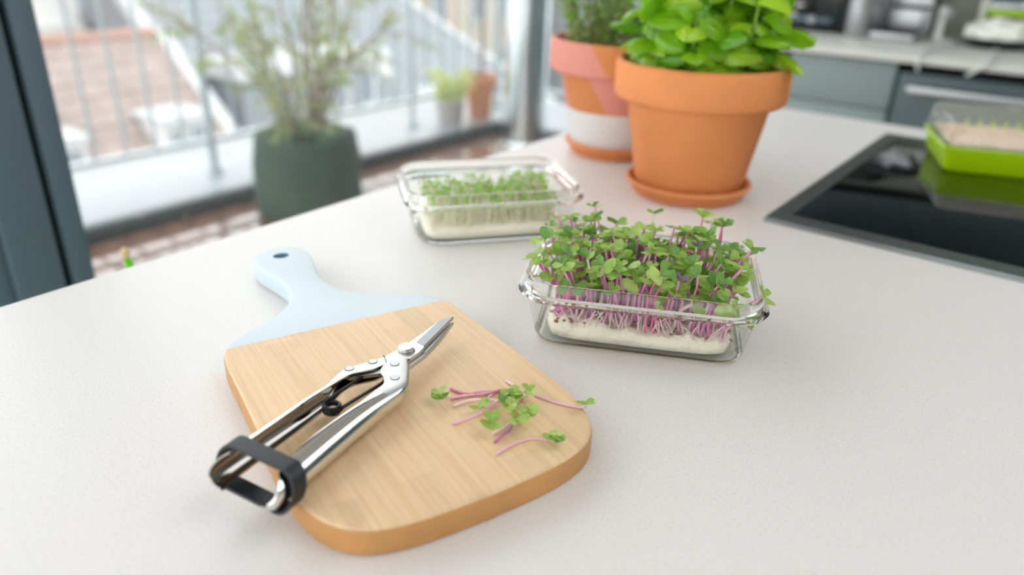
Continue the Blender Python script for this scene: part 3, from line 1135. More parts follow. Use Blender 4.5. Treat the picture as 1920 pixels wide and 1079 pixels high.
KP(kc, 'carcass', bbox(-0.745, -0.449, 2.325, 2.88, 0.08, KZ - 0.022, 0.0), 'blackmatte')
KP(kc, 'drawer_front', bbox(-0.742, -0.450, 2.300, 2.322, 0.785, KZ - 0.026, 0.002), 'greyfront')
KP(kc, 'drawer_front', bbox(-0.742, -0.450, 2.300, 2.322, 0.40, 0.781, 0.002), 'greyfront')
KP(kc, 'drawer_front', bbox(-0.742, -0.450, 2.300, 2.322, 0.09, 0.396, 0.002), 'greyfront')
kc2 = thing('corner_cabinet', 'dark cabinet in the corner behind the basil pot', 'cabinet', (-0.95, 2.6, 0))
KP(kc2, 'carcass', bbox(-1.13, -0.752, 2.325, 2.88, 0.08, KZ - 0.022, 0.0), 'blackmatte')
KP(kc2, 'door', bbox(-1.12, -0.755, 2.300, 2.322, 0.09, KZ - 0.026, 0.002), 'darkfront')
dw = thing('built_in_appliance', 'dark grey built-in appliance with a long silver bar handle', 'appliance', (-0.14, 2.6, 0))
KP(dw, 'body', bbox(-0.44, 0.16, 2.34, 2.88, 0.08, 0.90, 0.0), 'blackmatte')
KP(dw, 'door', bbox(-0.438, 0.158, 2.285, 2.325, 0.12, 0.892, 0.003), 'darkfront')
h_ = KP(dw, 'handle', bbox(-0.405, 0.125, 2.235, 2.250, 0.848, 0.866, 0.005), 'alu')
for hx in (-0.36, 0.08):
    b = obj('bracket', bbox(hx - 0.008, hx + 0.008, 2.250, 2.286, 0.851, 0.863, 0.001), M['alu'], h_)
kc3 = thing('base_cabinet', 'grey-green base cabinet at the far right of the kitchen run', 'cabinet', (1.0, 2.6, 0))
KP(kc3, 'carcass', bbox(0.17, 1.95, 2.325, 2.88, 0.08, KZ - 0.022, 0.0), 'blackmatte')
for i in range(3):
    KP(kc3, 'door', bbox(0.175 + i * 0.592, 0.175 + i * 0.592 + 0.588, 2.300, 2.322, 0.09, KZ - 0.026, 0.002), 'darkfront')
uc = thing('wall_cabinet', 'dark wall cabinets hung above the kitchen worktop', 'cabinet', (0.3, 2.7, 1.5))
KP(uc, 'carcass', bbox(-1.1, 2.0, 2.56, 2.895, 1.48, 2.3, 0.0), 'blackmatte')
for i in range(5):
    KP(uc, 'door', bbox(-1.1 + i * 0.62, -1.1 + i * 0.62 + 0.616, 2.535, 2.557, 1.48, 2.3, 0.002), 'darkfront')

# microwave
mw = thing('microwave', 'black microwave oven on the worktop behind the basil', 'microwave', (-0.86, 2.78, KZ))
KP(mw, 'body', bbox(-1.08, -0.615, 2.66, 2.885, KZ + 0.008, KZ + 0.42, 0.006), 'blackmatte')
KP(mw, 'door', bbox(-1.075, -0.72, 2.640, 2.659, KZ + 0.012, KZ + 0.415, 0.004), 'black')
KP(mw, 'control_panel', bbox(-0.718, -0.62, 2.642, 2.659, KZ + 0.012, KZ + 0.415, 0.003), 'blackmatte')
KP(mw, 'trim_bar', bbox(-1.06, -0.74, 2.628, 2.640, KZ + 0.030, KZ + 0.046, 0.003), 'charcoal')
b = bmesh.new()
tube(b, [(-0.80, 2.640, KZ + 0.038), (-0.80, 2.618, KZ + 0.038)], 0.012, 16)
KP(mw, 'knob', b, 'chrome')
for fx in (-1.05, -0.65):
    KP(mw, 'foot', bbox(fx - 0.012, fx + 0.012, 2.68, 2.86, KZ, KZ + 0.008, 0.0), 'blackmatte')

# steel canister
cn = thing('steel_canister', 'brushed steel canister between the black microwave and the coffee machine', 'canister', (-0.648, 2.60, KZ))
obj('body', lathe([(0, 0), (0.036, 0), (0.038, 0.004), (0.038, 0.1), (0.035, 0.104), (0, 0.104)], 40), M['chrome'], cn)
obj('lid', lathe([(0.0, 0.1045), (0.039, 0.1045), (0.039, 0.12), (0.03, 0.126), (0, 0.127)], 40), M['chrome'], cn)
obj('knob', lathe([(0, 0.1275), (0.006, 0.1275), (0.01, 0.135), (0.008, 0.143), (0, 0.145)], 20), M['chrome'], cn)

# coffee machine
cm = thing('coffee_machine', 'steel and black coffee machine on the back worktop', 'coffee machine', (-0.535, 2.68, KZ), -0.1)
obj('base', bbox(-0.066, 0.066, -0.1, 0.1, 0.0, 0.022, 0.006), M['chrome'], cm)
obj('drip_tray', bbox(-0.052, 0.052, -0.098, -0.01, 0.0222, 0.028, 0.002), M['blackmatte'], cm)
obj('back_column', bbox(-0.066, 0.066, 0.012, 0.1, 0.0222, 0.20, 0.008), M['chrome'], cm)
obj('front_plate', bbox(-0.045, 0.045, 0.002, 0.0118, 0.03, 0.085, 0.002), M['alu'], cm)
obj('trim_strip', bbox(-0.05, 0.066, -0.002, 0.0118, 0.0865, 0.098, 0.001), M['blackmatte'], cm)
obj('head', bbox(-0.066, 0.066, -0.085, 0.1, 0.2005, 0.29, 0.008), M['blackmatte'], cm)
obj('side_panel', bbox(-0.074, -0.0665, -0.1, 0.1, 0.0, 0.2, 0.003), M['alu'], cm)
obj('spout', tube(bmesh.new(), [(0, -0.04, 0.2), (0, -0.04, 0.15)], [0.014, 0.011], 16), M['chrome'], cm)
obj('knob', tube(bmesh.new(), [(0.02, -0.0855, 0.245), (0.02, -0.1, 0.245)], 0.018, 20), M['blackmatte'], cm)

# white plug-like handset with cord
hs = thing('white_handset', 'small white knobbed appliance handle standing beside the coffee machine', 'appliance', (-0.445, 2.74, KZ))
obj('body', lathe([(0, 0), (0.016, 0), (0.017, 0.004), (0.012, 0.02), (0.0115, 0.06), (0.015, 0.066), (0.013, 0.07), (0, 0.07)], 24), M['white'], hs)
obj('knob', lathe([(0, 0.0702), (0.006, 0.0702), (0.0135, 0.078), (0.0145, 0.086), (0.011, 0.095), (0, 0.099)], 24), M['white'], hs)
obj('side_arm', tube(bmesh.new(), smooth_path([(0.008, 0, 0.088), (0.02, 0.0, 0.09), (0.024, 0.0, 0.08), (0.022, 0, 0.06)], 4), 0.004, 8), M['alu'], hs)

cb = obj('white_cable', tube(bmesh.new(), smooth_path([(-0.425, 2.70, KZ + 0.0037), (-0.385, 2.66, KZ + 0.0037), (-0.375, 2.57, KZ + 0.0037), (-0.39, 2.48, KZ + 0.0037), (-0.402, 2.39, KZ + 0.0037), (-0.398, 2.292, KZ + 0.004),
                                                     (-0.396, 2.266, KZ - 0.004), (-0.398, 2.262, 0.924), (-0.393, 2.266, 0.901)], 5), 0.0034, 8), M['cable'])
tag(cb, 'thin white cable looping over the worktop edge above the silver handle', 'cable')
cb2 = obj('power_cable', tube(bmesh.new(), smooth_path([(-0.262, 2.57, KZ + 0.0047), (-0.258, 2.48, KZ + 0.0047), (-0.243, 2.376, KZ + 0.0047), (-0.238, 2.295, KZ + 0.005), (-0.241, 2.266, KZ - 0.002),
                                                     (-0.2556, 2.261, 0.923), (-0.279, 2.268, 0.904)], 5), 0.0042, 8), M['cable'])
tag(cb2, 'thicker white cable hanging over the worktop edge below the white cloth', 'cable')

# dark dish with a crumpled white cloth
dd = thing('dark_dish', 'dark low dish under the crumpled white cloth on the back worktop', 'dish', (-0.275, 2.68, KZ))
obj('bowl', lathe([(0, 0), (0.07, 0), (0.085, 0.006), (0.098, 0.026), (0.101, 0.028), (0.097, 0.024), (0.082, 0.01), (0, 0.006)], 40), M['black'], dd)
b = bmesh.new()
bmesh.ops.create_icosphere(b, subdivisions=4, radius=1)
for v in b.verts:
    d = v.co.copy()
    nz = noise.noise(d * 2.2) * 0.22 + noise.noise(d * 5) * 0.1
    v.co = Vector((d.x * 0.092 * (1 + nz), d.y * 0.085 * (1 + nz), max(-0.1, d.z) * 0.048 * (1 + 1.4 * nz) + 0.012))
wc = obj('white_cloth', b, M['whitecloth'], loc=(-0.275, 2.68, KZ + 0.018), angle=180)
tag(wc, 'crumpled white cloth heaped in the dark dish', 'cloth')

# upright germination box with pale frame
gb = thing('framed_display_box', 'upright pale-framed box with a lime green band at the back of the worktop', 'box', (-0.27, 2.835, KZ))
for xx in (-0.078, 0.078):
    obj('frame_post', bbox(xx - 0.009, xx + 0.009, -0.04, 0.04, 0.0, 0.3, 0.003), mat('pale frame', rgb(214, 220, 200), 0.4) if xx < 0 else bpy.data.materials['pale frame'], gb)
obj('back_panel', bbox(-0.069, 0.069, 0.025, 0.035, 0.0, 0.3, 0.001), M['darkfront'], gb)
obj('green_band', bbox(-0.069, 0.06, -0.03, 0.0248, 0.078, 0.094, 0.002), M['lime'], gb)
obj('grey_shelf', bbox(-0.069, 0.069, -0.03, 0.0248, 0.095, 0.115, 0.002), M['chrome'], gb)
obj('base_tray', bbox(-0.069, 0.069, -0.03, 0.0248, 0.0, 0.05, 0.003), M['hobframe'], gb)
for xx in (0.03, 0.052):
    obj('knob', tube(bmesh.new(), [(xx, -0.0305, 0.112), (xx, -0.04, 0.112)], 0.009, 14), M['white'], gb)

# white blossoms at the basil's right edge
bl = thing('white_blossom_sprig', 'sprig of white blossoms in a small glass on the back worktop, right of the basil', 'flowers', (-0.845, 2.47, KZ))
obj('vase', lathe([(0, 0), (0.02, 0), (0.022, 0.003), (0.018, 0.03), (0.014, 0.05), (0.0155, 0.052), (0.0125, 0.05), (0.0155, 0.03), (0.018, 0.006), (0, 0.005)], 24), M['vase'], bl)
rb = random.Random(2)
for i, (dx, dy, dz) in enumerate(((-0.03, 0.0, 0.088), (-0.012, 0.01, 0.075), (0.01, -0.01, 0.068), (0.032, 0.0, 0.062), (0.045, 0.01, 0.09), (0.008, 0.0, 0.1))):
    s = obj('stem', tube(bmesh.new(), smooth_path([(0, 0, 0.03), (dx * 0.5, dy * 0.5, dz * 0.7), (dx, dy, dz)], 3), 0.0012, 5), M['palegreen'], bl)
    g = bmesh.new()
    for k in range(5):
        a = 2 * PI * k / 5 + i
        q = bmesh.ops.create_icosphere(g, subdivisions=1, radius=0.0075)
        for v in q['verts']:
            v.co = Vector((v.co.x + 0.007 * math.cos(a), v.co.y + 0.007 * math.sin(a), v.co.z * 0.6)) + Vector((dx, dy, dz))
    obj('blossom', g, M['petal'], s, angle=180)

# ================================================================== HOB
hb = thing('ceramic_hob', 'black glass ceramic hob with a grey metal frame set in the island', 'hob', (-0.254, 0.794, ZT))
HW, HD = 0.58, 0.537
obj('glass_top', bbox(0.022, HW - 0.022, 0.0285, HD - 0.036, 0.0002, 0.0042, 0.0006), M['hobglass'], hb)
b = bmesh.new()
outer = [(0, 0), (HW, 0), (HW, HD), (0, HD)]
inner = [(0.0218, 0.0282), (HW - 0.0218, 0.0282), (HW - 0.0218, HD - 0.0357), (0.0218, HD - 0.0357)]
o0 = [b.verts.new((x, y, 0.0002)) for x, y in outer]
o1 = [b.verts.new((x + (0.001 if x == 0 else -0.001), y + (0.001 if y == 0 else -0.001), 0.0048)) for x, y in outer]
i1 = [b.verts.new((x, y, 0.0048)) for x, y in inner]
i0 = [b.verts.new((x, y, 0.0002)) for x, y in inner]
for i in range(4):
    j = (i + 1) % 4
    b.faces.new((o0[i], o0[j], o1[j], o1[i]))
    b.faces.new((o1[i], o1[j], i1[j], i1[i]))
    b.faces.new((i1[i], i1[j], i0[j], i0[i]))
    b.faces.new((i0[i], i0[j], o0[j], o0[i]))
obj('frame', b, M['hobframe'], hb, smooth=False)

# ------------------------------------------------------------------ lime sprouter on the hob
sp = thing('sprouting_tray', 'lime green sprouting tray with clear lid standing on the black hob', 'tray', (-0.1425, 1.138, ZT + 0.0044), math.radians(20))
SW, SD = 0.20, 0.155
R0 = [rrect(SW / 2 - 0.008, SD / 2 - 0.008, 0.012), rrect(SW / 2 - 0.003, SD / 2 - 0.003, 0.014), rrect(SW / 2, SD / 2, 0.015)]


def ring(poly, z, cx=SW / 2, cy=SD / 2):
    return [(x + cx, y + cy, z) for x, y in poly]


obj('tray', loft([ring(rrect(SW / 2 - 0.009, SD / 2 - 0.009, 0.012), 0.0), ring(rrect(SW / 2 - 0.006, SD / 2 - 0.006, 0.014), 0.003),
                  ring(rrect(SW / 2 - 0.001, SD / 2 - 0.001, 0.016), 0.030), ring(rrect(SW / 2 + 0.002, SD / 2 + 0.002, 0.017), 0.031),
                  ring(rrect(SW / 2 + 0.002, SD / 2 + 0.002, 0.017), 0.034), ring(rrect(SW / 2 - 0.003, SD / 2 - 0.003, 0.015), 0.034),
                  ring(rrect(SW / 2 - 0.009, SD / 2 - 0.009, 0.012), 0.006)]), M['lime'], sp)
b = bmesh.new()
grid = []
nx, ny = 40, 30
for i in range(nx + 1):
    grid.append([b.verts.new((0.008 + (SW - 0.016) * i / nx, 0.008 + (SD - 0.016) * j / ny, 0.036 + 0.002 * noise.noise(Vector((i * 0.7, j * 0.7, 1))) + random.uniform(0, 0.0015))) for j in range(ny + 1)])
for i in range(nx):
    for j in range(ny):
        b.faces.new((grid[i][j], grid[i + 1][j], grid[i + 1][j + 1], grid[i][j + 1]))
for i in range(900):
    x, y = random.uniform(0.01, SW - 0.01), random.uniform(0.01, SD - 0.01)
    g = bmesh.ops.create_icosphere(b, subdivisions=1, radius=random.uniform(0.0012, 0.0019))
    for v in g['verts']:
        v.co = Vector((v.co.x * 1.3 + x, v.co.y + y, v.co.z * 0.8 + 0.0385))
o = obj('seeds', b, M['seeds'], sp, angle=180)
o['kind'] = 'stuff'
lid = loft([ring(rrect(SW / 2 + 0.001, SD / 2 + 0.001, 0.016), 0.0345), ring(rrect(SW / 2 - 0.003, SD / 2 - 0.003, 0.016), 0.066),
            ring(rrect(SW / 2 - 0.005, SD / 2 - 0.005, 0.015), 0.0685),
            ring(rrect(SW / 2 - 0.0062, SD / 2 - 0.0062, 0.014), 0.0672), ring(rrect(SW / 2 - 0.0045, SD / 2 - 0.0045, 0.0155), 0.0655), ring(rrect(SW / 2 - 0.0003, SD / 2 - 0.0003, 0.0155), 0.0345)],
           False, False, True)
# lid top
lt = loft([ring(rrect(SW / 2 - 0.006, SD / 2 - 0.006, 0.014), 0.0672), ring(rrect(SW / 2 - 0.006, SD / 2 - 0.006, 0.014), 0.0684)])
obj('lid_wall', lid, M['plasticclear'], sp)
obj('lid_top', lt, M['plasticclear'], sp)
for i in range(8):
    obj('peg', bbox(0.05 + i * 0.017, 0.054 + i * 0.017, SD - 0.02, SD - 0.014, 0.036, 0.048, 0.001), M['lime'], sp)

# ================================================================== TERRACOTTA POTS
def pot_profile(h, rt, rb, rimh, rimt, th=0.009):
    zr = h - rimh
    r_at = rb + (rt - rimt - rb) * (zr / h)
    return [(0, 0), (rb - 0.004, 0), (rb, 0.004), (r_at, zr - 0.001), (r_at + 0.001, zr), (rt - 0.003, zr + 0.0005), (rt - 0.0008, zr + 0.003), (rt, zr + 0.008),
            (rt, h - 0.006), (rt - 0.002, h - 0.001), (rt - 0.005, h), (rt - th, h - 0.002), (rt - th - 0.002, h - 0.008),
            (r_at - th + 0.002, zr - 0.01), (rb - th, 0.012), (0, 0.012)]


def saucer_profile(r, h):
    return [(0, 0), (r - 0.011, 0), (r - 0.009, 0.002), (r - 0.006, h * 0.5), (r - 0.004, h * 0.55), (r - 0.0015, h - 0.005), (r, h - 0.003), (r - 0.0015, h - 0.0005), (r - 0.004, h),
            (r - 0.008, h - 0.003), (r - 0.012, 0.007), (0, 0.006)]


BP = Vector((-0.367, 0.836, ZT))
sc = obj('basil_saucer', lathe(saucer_profile(0.0755, 0.018), 96), M['terracotta2'], loc=BP)
tag(sc, 'round terracotta saucer under the basil pot', 'saucer', 'terracotta saucers on the island')
BH = 0.150
basil = thing('potted_basil', 'bushy green basil in a plain orange terracotta pot', 'potted plant', BP + Vector((0, 0, 0.0062)))
obj('pot', lathe(pot_profile(BH, 0.0985, 0.064, 0.043, 0.009), 96), M['terracotta'], basil, angle=50)
obj('soil', lathe([(0, BH - 0.02), (0.05, BH - 0.022), (0.0855, BH - 0.028)], 40), M['soil'], basil)

PP = Vector((-0.533, 0.941, ZT))
sc2 = obj('herb_saucer', lathe(saucer_profile(0.072, 0.018), 96), M['terracotta2'], loc=PP)
tag(sc2, 'terracotta saucer under the pink and white painted pot', 'saucer', 'terracotta saucers on the island')
herb = thing('potted_herb', 'woody small-leaved herb in a painted pot with pink bands and white foot', 'potted plant', PP + Vector((0, 0, 0.0062)))
obj('pot', lathe(pot_profile(0.150, 0.0985, 0.064, 0.043, 0.009), 96), painted_pot_mat('painted terracotta'), herb, angle=50)
obj('soil', lathe([(0, 0.132), (0.05, 0.128), (0.0855, 0.122)], 40), M['soil'], herb)

# ------------------------------------------------------------------ basil leaves
bw = lambda t: ((math.sin(PI * t ** 0.8)) ** 0.62 if 0 < t < 1 else 0.03)
bleaves = []
for i, (mname, cup, bend, puff) in enumerate((('basil', -0.30, 0.22, 0.20), ('basil2', -0.42, 0.38, 0.24), ('basil3', -0.34, 0.15, 0.18),
                                              ('basil2', -0.50, 0.50, 0.22), ('basil', -0.24, 0.45, 0.22), ('basil', -0.48, 0.30, 0.26))):
    bleaves.append(leaf_mesh('leaf', M[mname], 0.047, 0.0178, 10, 8, bw, cup, bend, puff=puff))
rq = random.Random(21)
SOILZ = BH - 0.024
CAMDIR = Vector((0.35, -0.9, 0))


def basil_leaf(parent, p, ang, rnd, size, pitch=None):
    """a leaf that leaves the stem sideways and turns its face out and up, as crowded basil does"""
    out_ = Vector((math.cos(ang), math.sin(ang), 0))
    pt = rnd.uniform(-0.35, 0.45) if pitch is None else pitch
    d = out_ + Vector((0, 0, pt))
    rad_ = Vector((p.x, p.y, 0)) * 9
    up = Vector((0, 0, 0.9)) + out_ * 0.25 + rad_ + rvec(rnd) * 0.3
    put('leaf', rnd.choice(bleaves), parent, p + out_ * 0.002, aim(d, up), size)


nstem = 20
for i in range(nstem):
    if i < 7:
        a = 2 * PI * i / 7 + 0.3
        r0 = 0.024
    else:
        a = 2 * PI * (i - 7) / 13
        r0 = 0.056
    a += rq.uniform(-0.15, 0.15)
    base = Vector((r0 * math.cos(a), r0 * math.sin(a), SOILZ))
    out = Vector((math.cos(a), math.sin(a), 0))
    hgt = rq.uniform(0.10, 0.15) if i < 7 else rq.uniform(0.065, 0.115)
    lean = 0.012 if i < 7 else rq.uniform(0.008, 0.024)
    top = base + Vector((0, 0, hgt)) + out * lean
    path = smooth_path([base, base.lerp(top, 0.5) + out * 0.004, top], 5)
    st = obj('stem', tube(bmesh.new(), path, 0.0016, 6), M['basilstem'], basil)
    nn = 6
    for k in range(nn):
        f = 0.22 + 0.78 * k / (nn - 1)
        p = path[min(len(path) - 1, int(f * (len(path) - 1)))]
        ph = a + (k % 2) * PI / 2 + rq.uniform(-0.4, 0.4)
        big = 0.62 + 0.33 * f
        for s in (0, 1):
            basil_leaf(st, p, ph + s * PI, rq, big * rq.uniform(0.8, 1.08))
    for s in range(2):
        ang = rq.uniform(0, 2 * PI)
        basil_leaf(st, path[-1], ang, rq, rq.uniform(0.4, 0.6), 0.9)
# low leaves just above the rim
for i in range(22):
    a = 2 * PI * i / 22 + rq.uniform(-0.1, 0.1)
    r0 = rq.uniform(0.035, 0.058)
    p = Vector((r0 * math.cos(a), r0 * math.sin(a), BH + rq.uniform(-0.006, 0.022)))
    basil_leaf(basil, p, a + rq.uniform(-0.9, 0.9), rq, rq.uniform(0.38, 0.66), rq.uniform(-0.05, 0.5))

# ------------------------------------------------------------------ herb foliage
hw = lambda t: (math.sin(PI * t) ** 0.8 if 0 < t < 1 else 0.03)
hl = [leaf_mesh('leaf', M[q], 0.014, 0.0042, 4, 2, hw, 0.2, 0.15) for q in ('herb', 'herb2', 'herb3')]
rh_ = random.Random(9)
cnt = 0
fine = bmesh.new()
for i in range(36):
    a = rh_.uniform(0, 2 * PI)
    r0 = rh_.uniform(0.0, 0.068)
    base = Vector((r0 * math.cos(a), r0 * math.sin(a), 0.128))
    lean = rh_.uniform(0.0, 0.06)
    top = base + Vector((lean * math.cos(a), lean * math.sin(a), rh_.uniform(0.06, 0.16)))
    path = smooth_path([base, base.lerp(top, 0.4) + rvec(rh_) * 0.008, top], 5)
    st = obj('stem', tube(bmesh.new(), path, [0.0016 * (1 - 0.6 * q / len(path)) for q in range(len(path))], 5), M['herbstem'], herb)
    for k in range(8):
        p = path[rh_.randrange(2, len(path))]
        d = rvec(rh_) + Vector((math.cos(a), math.sin(a), 0.6)) * 0.5
        put('leaf', hl[rh_.choice((0, 0, 1, 2))], st, p, aim(d, rvec(rh_) + Vector((0, 0, 1.2))), rh_.uniform(0.6, 1.15))
    for k in range(120):
        p = path[rh_.randrange(1, len(path) - 1)].lerp(path[-1], rh_.random() * 0.3) + rvec(rh_) * 0.009
        tiny_leaf(fine, p, rvec(rh_) + Vector((0, 0, 0.3)), rvec(rh_), rh_.uniform(0.006, 0.011), rh_.uniform(0.0016, 0.003))
o = obj('fine_foliage', fine, M['herb3'], herb)
o['kind'] = 'stuff'

# ================================================================== GLASS CONTAINERS
def container(name, label, cx, cy, rz):
    hx, hy = 0.0765, 0.0525           # foot
    t = thing(name, label, 'container', (cx, cy, ZT + 0.0002), rz, 'glass containers of sprouts on the island')
    def rr(dx, r):
        return rrect(hx + dx, hy + dx, r, 8)
    prof = [(-0.010, 0.014, 0.0), (-0.004, 0.018, 0.0), (0.0, 0.020, 0.0025), (0.0015, 0.021, 0.006), (0.0075, 0.024, 0.0385), (0.0085, 0.025, 0.0400),
            (0.0130, 0.028, 0.0405), (0.0142, 0.029, 0.0425), (0.0130, 0.028, 0.0445), (0.0100, 0.026, 0.0455), (0.0095, 0.026, 0.0535), (0.0082, 0.025, 0.0550), (0.0066, 0.024, 0.0535),
            (0.0062, 0.023, 0.0450), (0.0046, 0.022, 0.0370), (-0.0014, 0.019, 0.0075), (-0.0040, 0.016, 0.0042), (-0.010, 0.012, 0.0036)]
    # rim and foot bead bend the light visibly, the thin walls hardly
    rings = [[(x, y, z) for x, y in rr(dx, r)] for dx, r, z in prof]
    bm = loft(rings, True, True)
    npt = len(rings[0])
    bm.faces.ensure_lookup_table()
    for i, f in enumerate(bm.faces):
        seg = i // npt
        if 4 <= seg <= 13 or seg in (1, 2):
            f.material_index = 1
    obj('glass_body', bm, [M['glass'], M['glassrim']], t, angle=40)
    return t


A2 = math.radians(26.5)
C2 = (-0.2395, 0.4855)
container('glass_container', 'rectangular clear glass container full of pink-stemmed radish sprouts', C2[0], C2[1], A2)
A1 = math.radians(51.5)
C1 = (-0.4735, 0.580)
container('glass_container', 'rectangular clear glass container with low pale cress, farther back on the worktop', C1[0], C1[1], A1)


def mat_slab(hx, hy, z0, h, seed, rough=0.004):
    b = bmesh.new()
    nx, ny = 36, 24
    g = []
    for i in range(nx + 1):
        row = []
        for j in range(ny + 1):
            x = -hx + 2 * hx * i / nx
            y = -hy + 2 * hy * j / ny
            e = min(1, min(hx - abs(x), hy - abs(y)) / 0.004)
            z = z0 + h * (0.55 + 0.45 * e) + rough * (noise.noise(Vector((x * 90, y * 90, seed))) + 0.6 * noise.noise(Vector((x * 300, y * 300, seed))))
            sx, sy = math.sqrt(1 - 0.16 * (y / hy) ** 6), math.sqrt(1 - 0.22 * (x / hx) ** 6)
            x, y = x * sx, y * sy
            row.append(b.verts.new((x * (1 + 0.01 * noise.noise(Vector((y * 200, 0, seed)))), y, z)))
        g.append(row)
    for i in range(nx):
        for j in range(ny):
            b.faces.new((g[i][j], g[i + 1][j], g[i + 1][j + 1], g[i][j + 1]))
    # skirt
    ringv = [g[i][0] for i in range(nx + 1)] + [g[nx][j] for j in range(1, ny + 1)] + [g[i][ny] for i in range(nx - 1, -1, -1)] + [g[0][j] for j in range(ny - 1, 0, -1)]
    low = [b.verts.new((v.co.x * 0.99, v.co.y * 0.99, z0)) for v in ringv]
    n = len(ringv)
    for i in range(n):
        j = (i + 1) % n
        b.faces.new((ringv[j], ringv[i], low[i], low[j]))
    b.faces.new(low)
    bmesh.ops.recalc_face_normals(b, faces=b.faces[:])
    return b


# ------------------------------------------------------------------ radish sprouts
rad = thing('radish_sprouts', 'dense bed of radish sprouts with pink stems and green leaves', 'sprouts', (C2[0], C2[1], ZT + 0.005), A2)
obj('root_mat', mat_slab(0.0695, 0.0465, 0.0, 0.012, 3.3, 0.0055), M['cotton'], rad, angle=180)
b = bmesh.new()
rr_ = random.Random(4)
for i in range(260):
    x, y = rr_.uniform(-0.068, 0.068), rr_.uniform(-0.044, 0.044)
    g = bmesh.ops.create_icosphere(b, subdivisions=1, radius=rr_.uniform(0.0009, 0.0016))
    for v in g['verts']:
        v.co = Vector((v.co.x * 1.3 + x, v.co.y + y, v.co.z + 0.0125))
o = obj('seed_husks', b, M['seed'], rad, angle=180)
o['kind'] = 'stuff'


def heart(t):
    return (0.10 + 0.5 * math.sin(PI * min(1.0, t * 0.72)) ** 0.9) * (1.0 if t < 0.75 else math.sqrt(max(0.0, 1 - ((t - 0.75) / 0.27) ** 2)))


RL_ = []
for q, cup, bend in (('rad1', 0.25, 0.15), ('rad2', 0.15, 0.35), ('rad3', 0.4, 0.1), ('rad2', 0.3, 0.25), ('rad1', 0.05, 0.4)):
    RL_.append(leaf_mesh('leaf', M[q], 0.0088, 0.0105, 6, 6, heart, cup * 0.6, bend, notch=0.30))
RLP = leaf_mesh('leaf', M['rad4'], 0.0075, 0.007, 5, 4, heart, 0.3, 0.1, notch=0.2)
STM = [M['stem1'], M['stem1'], M['stem2'], M['stem3'], M['stem4'], M['stem1']]


def heads(parent, p, tdir, rnd, size=1.0, purple=False, opening=None):
    """two seed leaves at the top of a stem"""
    tdir = tdir.normalized()
    a = rnd.uniform(0, 2 * PI)
    x = tdir.cross(Vector((math.cos(a), math.sin(a), 0.2)))
    x.normalize()
    op = rnd.uniform(0.15, 0.9) if opening is None else opening
    for s in (1, -1):
        d = x * s * (0.5 + 0.5 * rnd.random() + 0.3) + tdir * op
        up = tdir * 1.0 - x * s * 0.6 + rvec(rnd) * 0.55
        me = RLP if purple else rnd.choice(RL_)
        put('leaf', me, parent, p + x * s * 0.0006, aim(d, up), size * rnd.uniform(0.8, 1.15))


NS = 298
HXs, HYs = 0.064, 0.040
pts = []
tries = 0
while len(pts) < NS and tries < 20000:
    tries += 1
    x, y = rr_.uniform(-HXs, HXs), rr_.uniform(-HYs, HYs)
    if all((x - q[0]) ** 2 + (y - q[1]) ** 2 > 0.0034 ** 2 for q in pts):
        pts.append((x, y))
for i, (x, y) in enumerate(pts):
    u, v_ = x / HXs, y / HYs
    hgt = (rr_.uniform(0.036, 0.059) if rr_.random() < 0.70 else rr_.uniform(0.022, 0.036)) * (1 - 0.08 * max(0, -v_)) + 0.004 * max(0, v_)
    lean = Vector((u * 0.009 + rr_.uniform(-0.008, 0.008), v_ * 0.010 + rr_.uniform(-0.007, 0.007), 0))
    if abs(u) > 0.85 and rr_.random() < 0.3:
        lean.x *= 1.4
    base = Vector((x, y, 0.0085))
    top = base + lean + Vector((0, 0, hgt))
    mid1 = base + Vector((rr_.uniform(-0.003, 0.003), rr_.uniform(-0.003, 0.003), hgt * 0.35))
    mid2 = base + lean * 0.55 + Vector((rr_.uniform(-0.003, 0.003), rr_.uniform(-0.003, 0.003), hgt * 0.7))
    path = smooth_path([base, mid1, mid2, top], 3)
    r = rr_.uniform(0.0009, 0.0013)
    b = bmesh.new()
    tube(b, path, [r * (1.15 - 0.35 * k / len(path)) for k in range(len(path))], 6)
    st = obj('sprout', b, rr_.choice(STM), rad, angle=180)
    heads(st, top, (top - path[-3]) + Vector((0, 0, 0.004)), rr_, rr_.uniform(0.85, 1.15), rr_.random() < 0.018)
# white root hairs and a few fallen stems along the front
b = bmesh.new()
for i in range(46):
    x = rr_.uniform(-0.06, 0.066)
    y = -0.043 + rr_.uniform(-0.002, 0.006)
    p0 = Vector((x, y, 0.010))
    p2 = p0 + Vector((rr_.uniform(-0.012, 0.012), rr_.uniform(-0.001, 0.004), rr_.uniform(0.008, 0.02)))
    tube(b, smooth_path([p0, p0.lerp(p2, 0.5) + rvec(rr_) * 0.003, p2], 3), 0.00055, 5)
o = obj('root_hairs', b, M['stem3'], rad, angle=180)
o['kind'] = 'stuff'

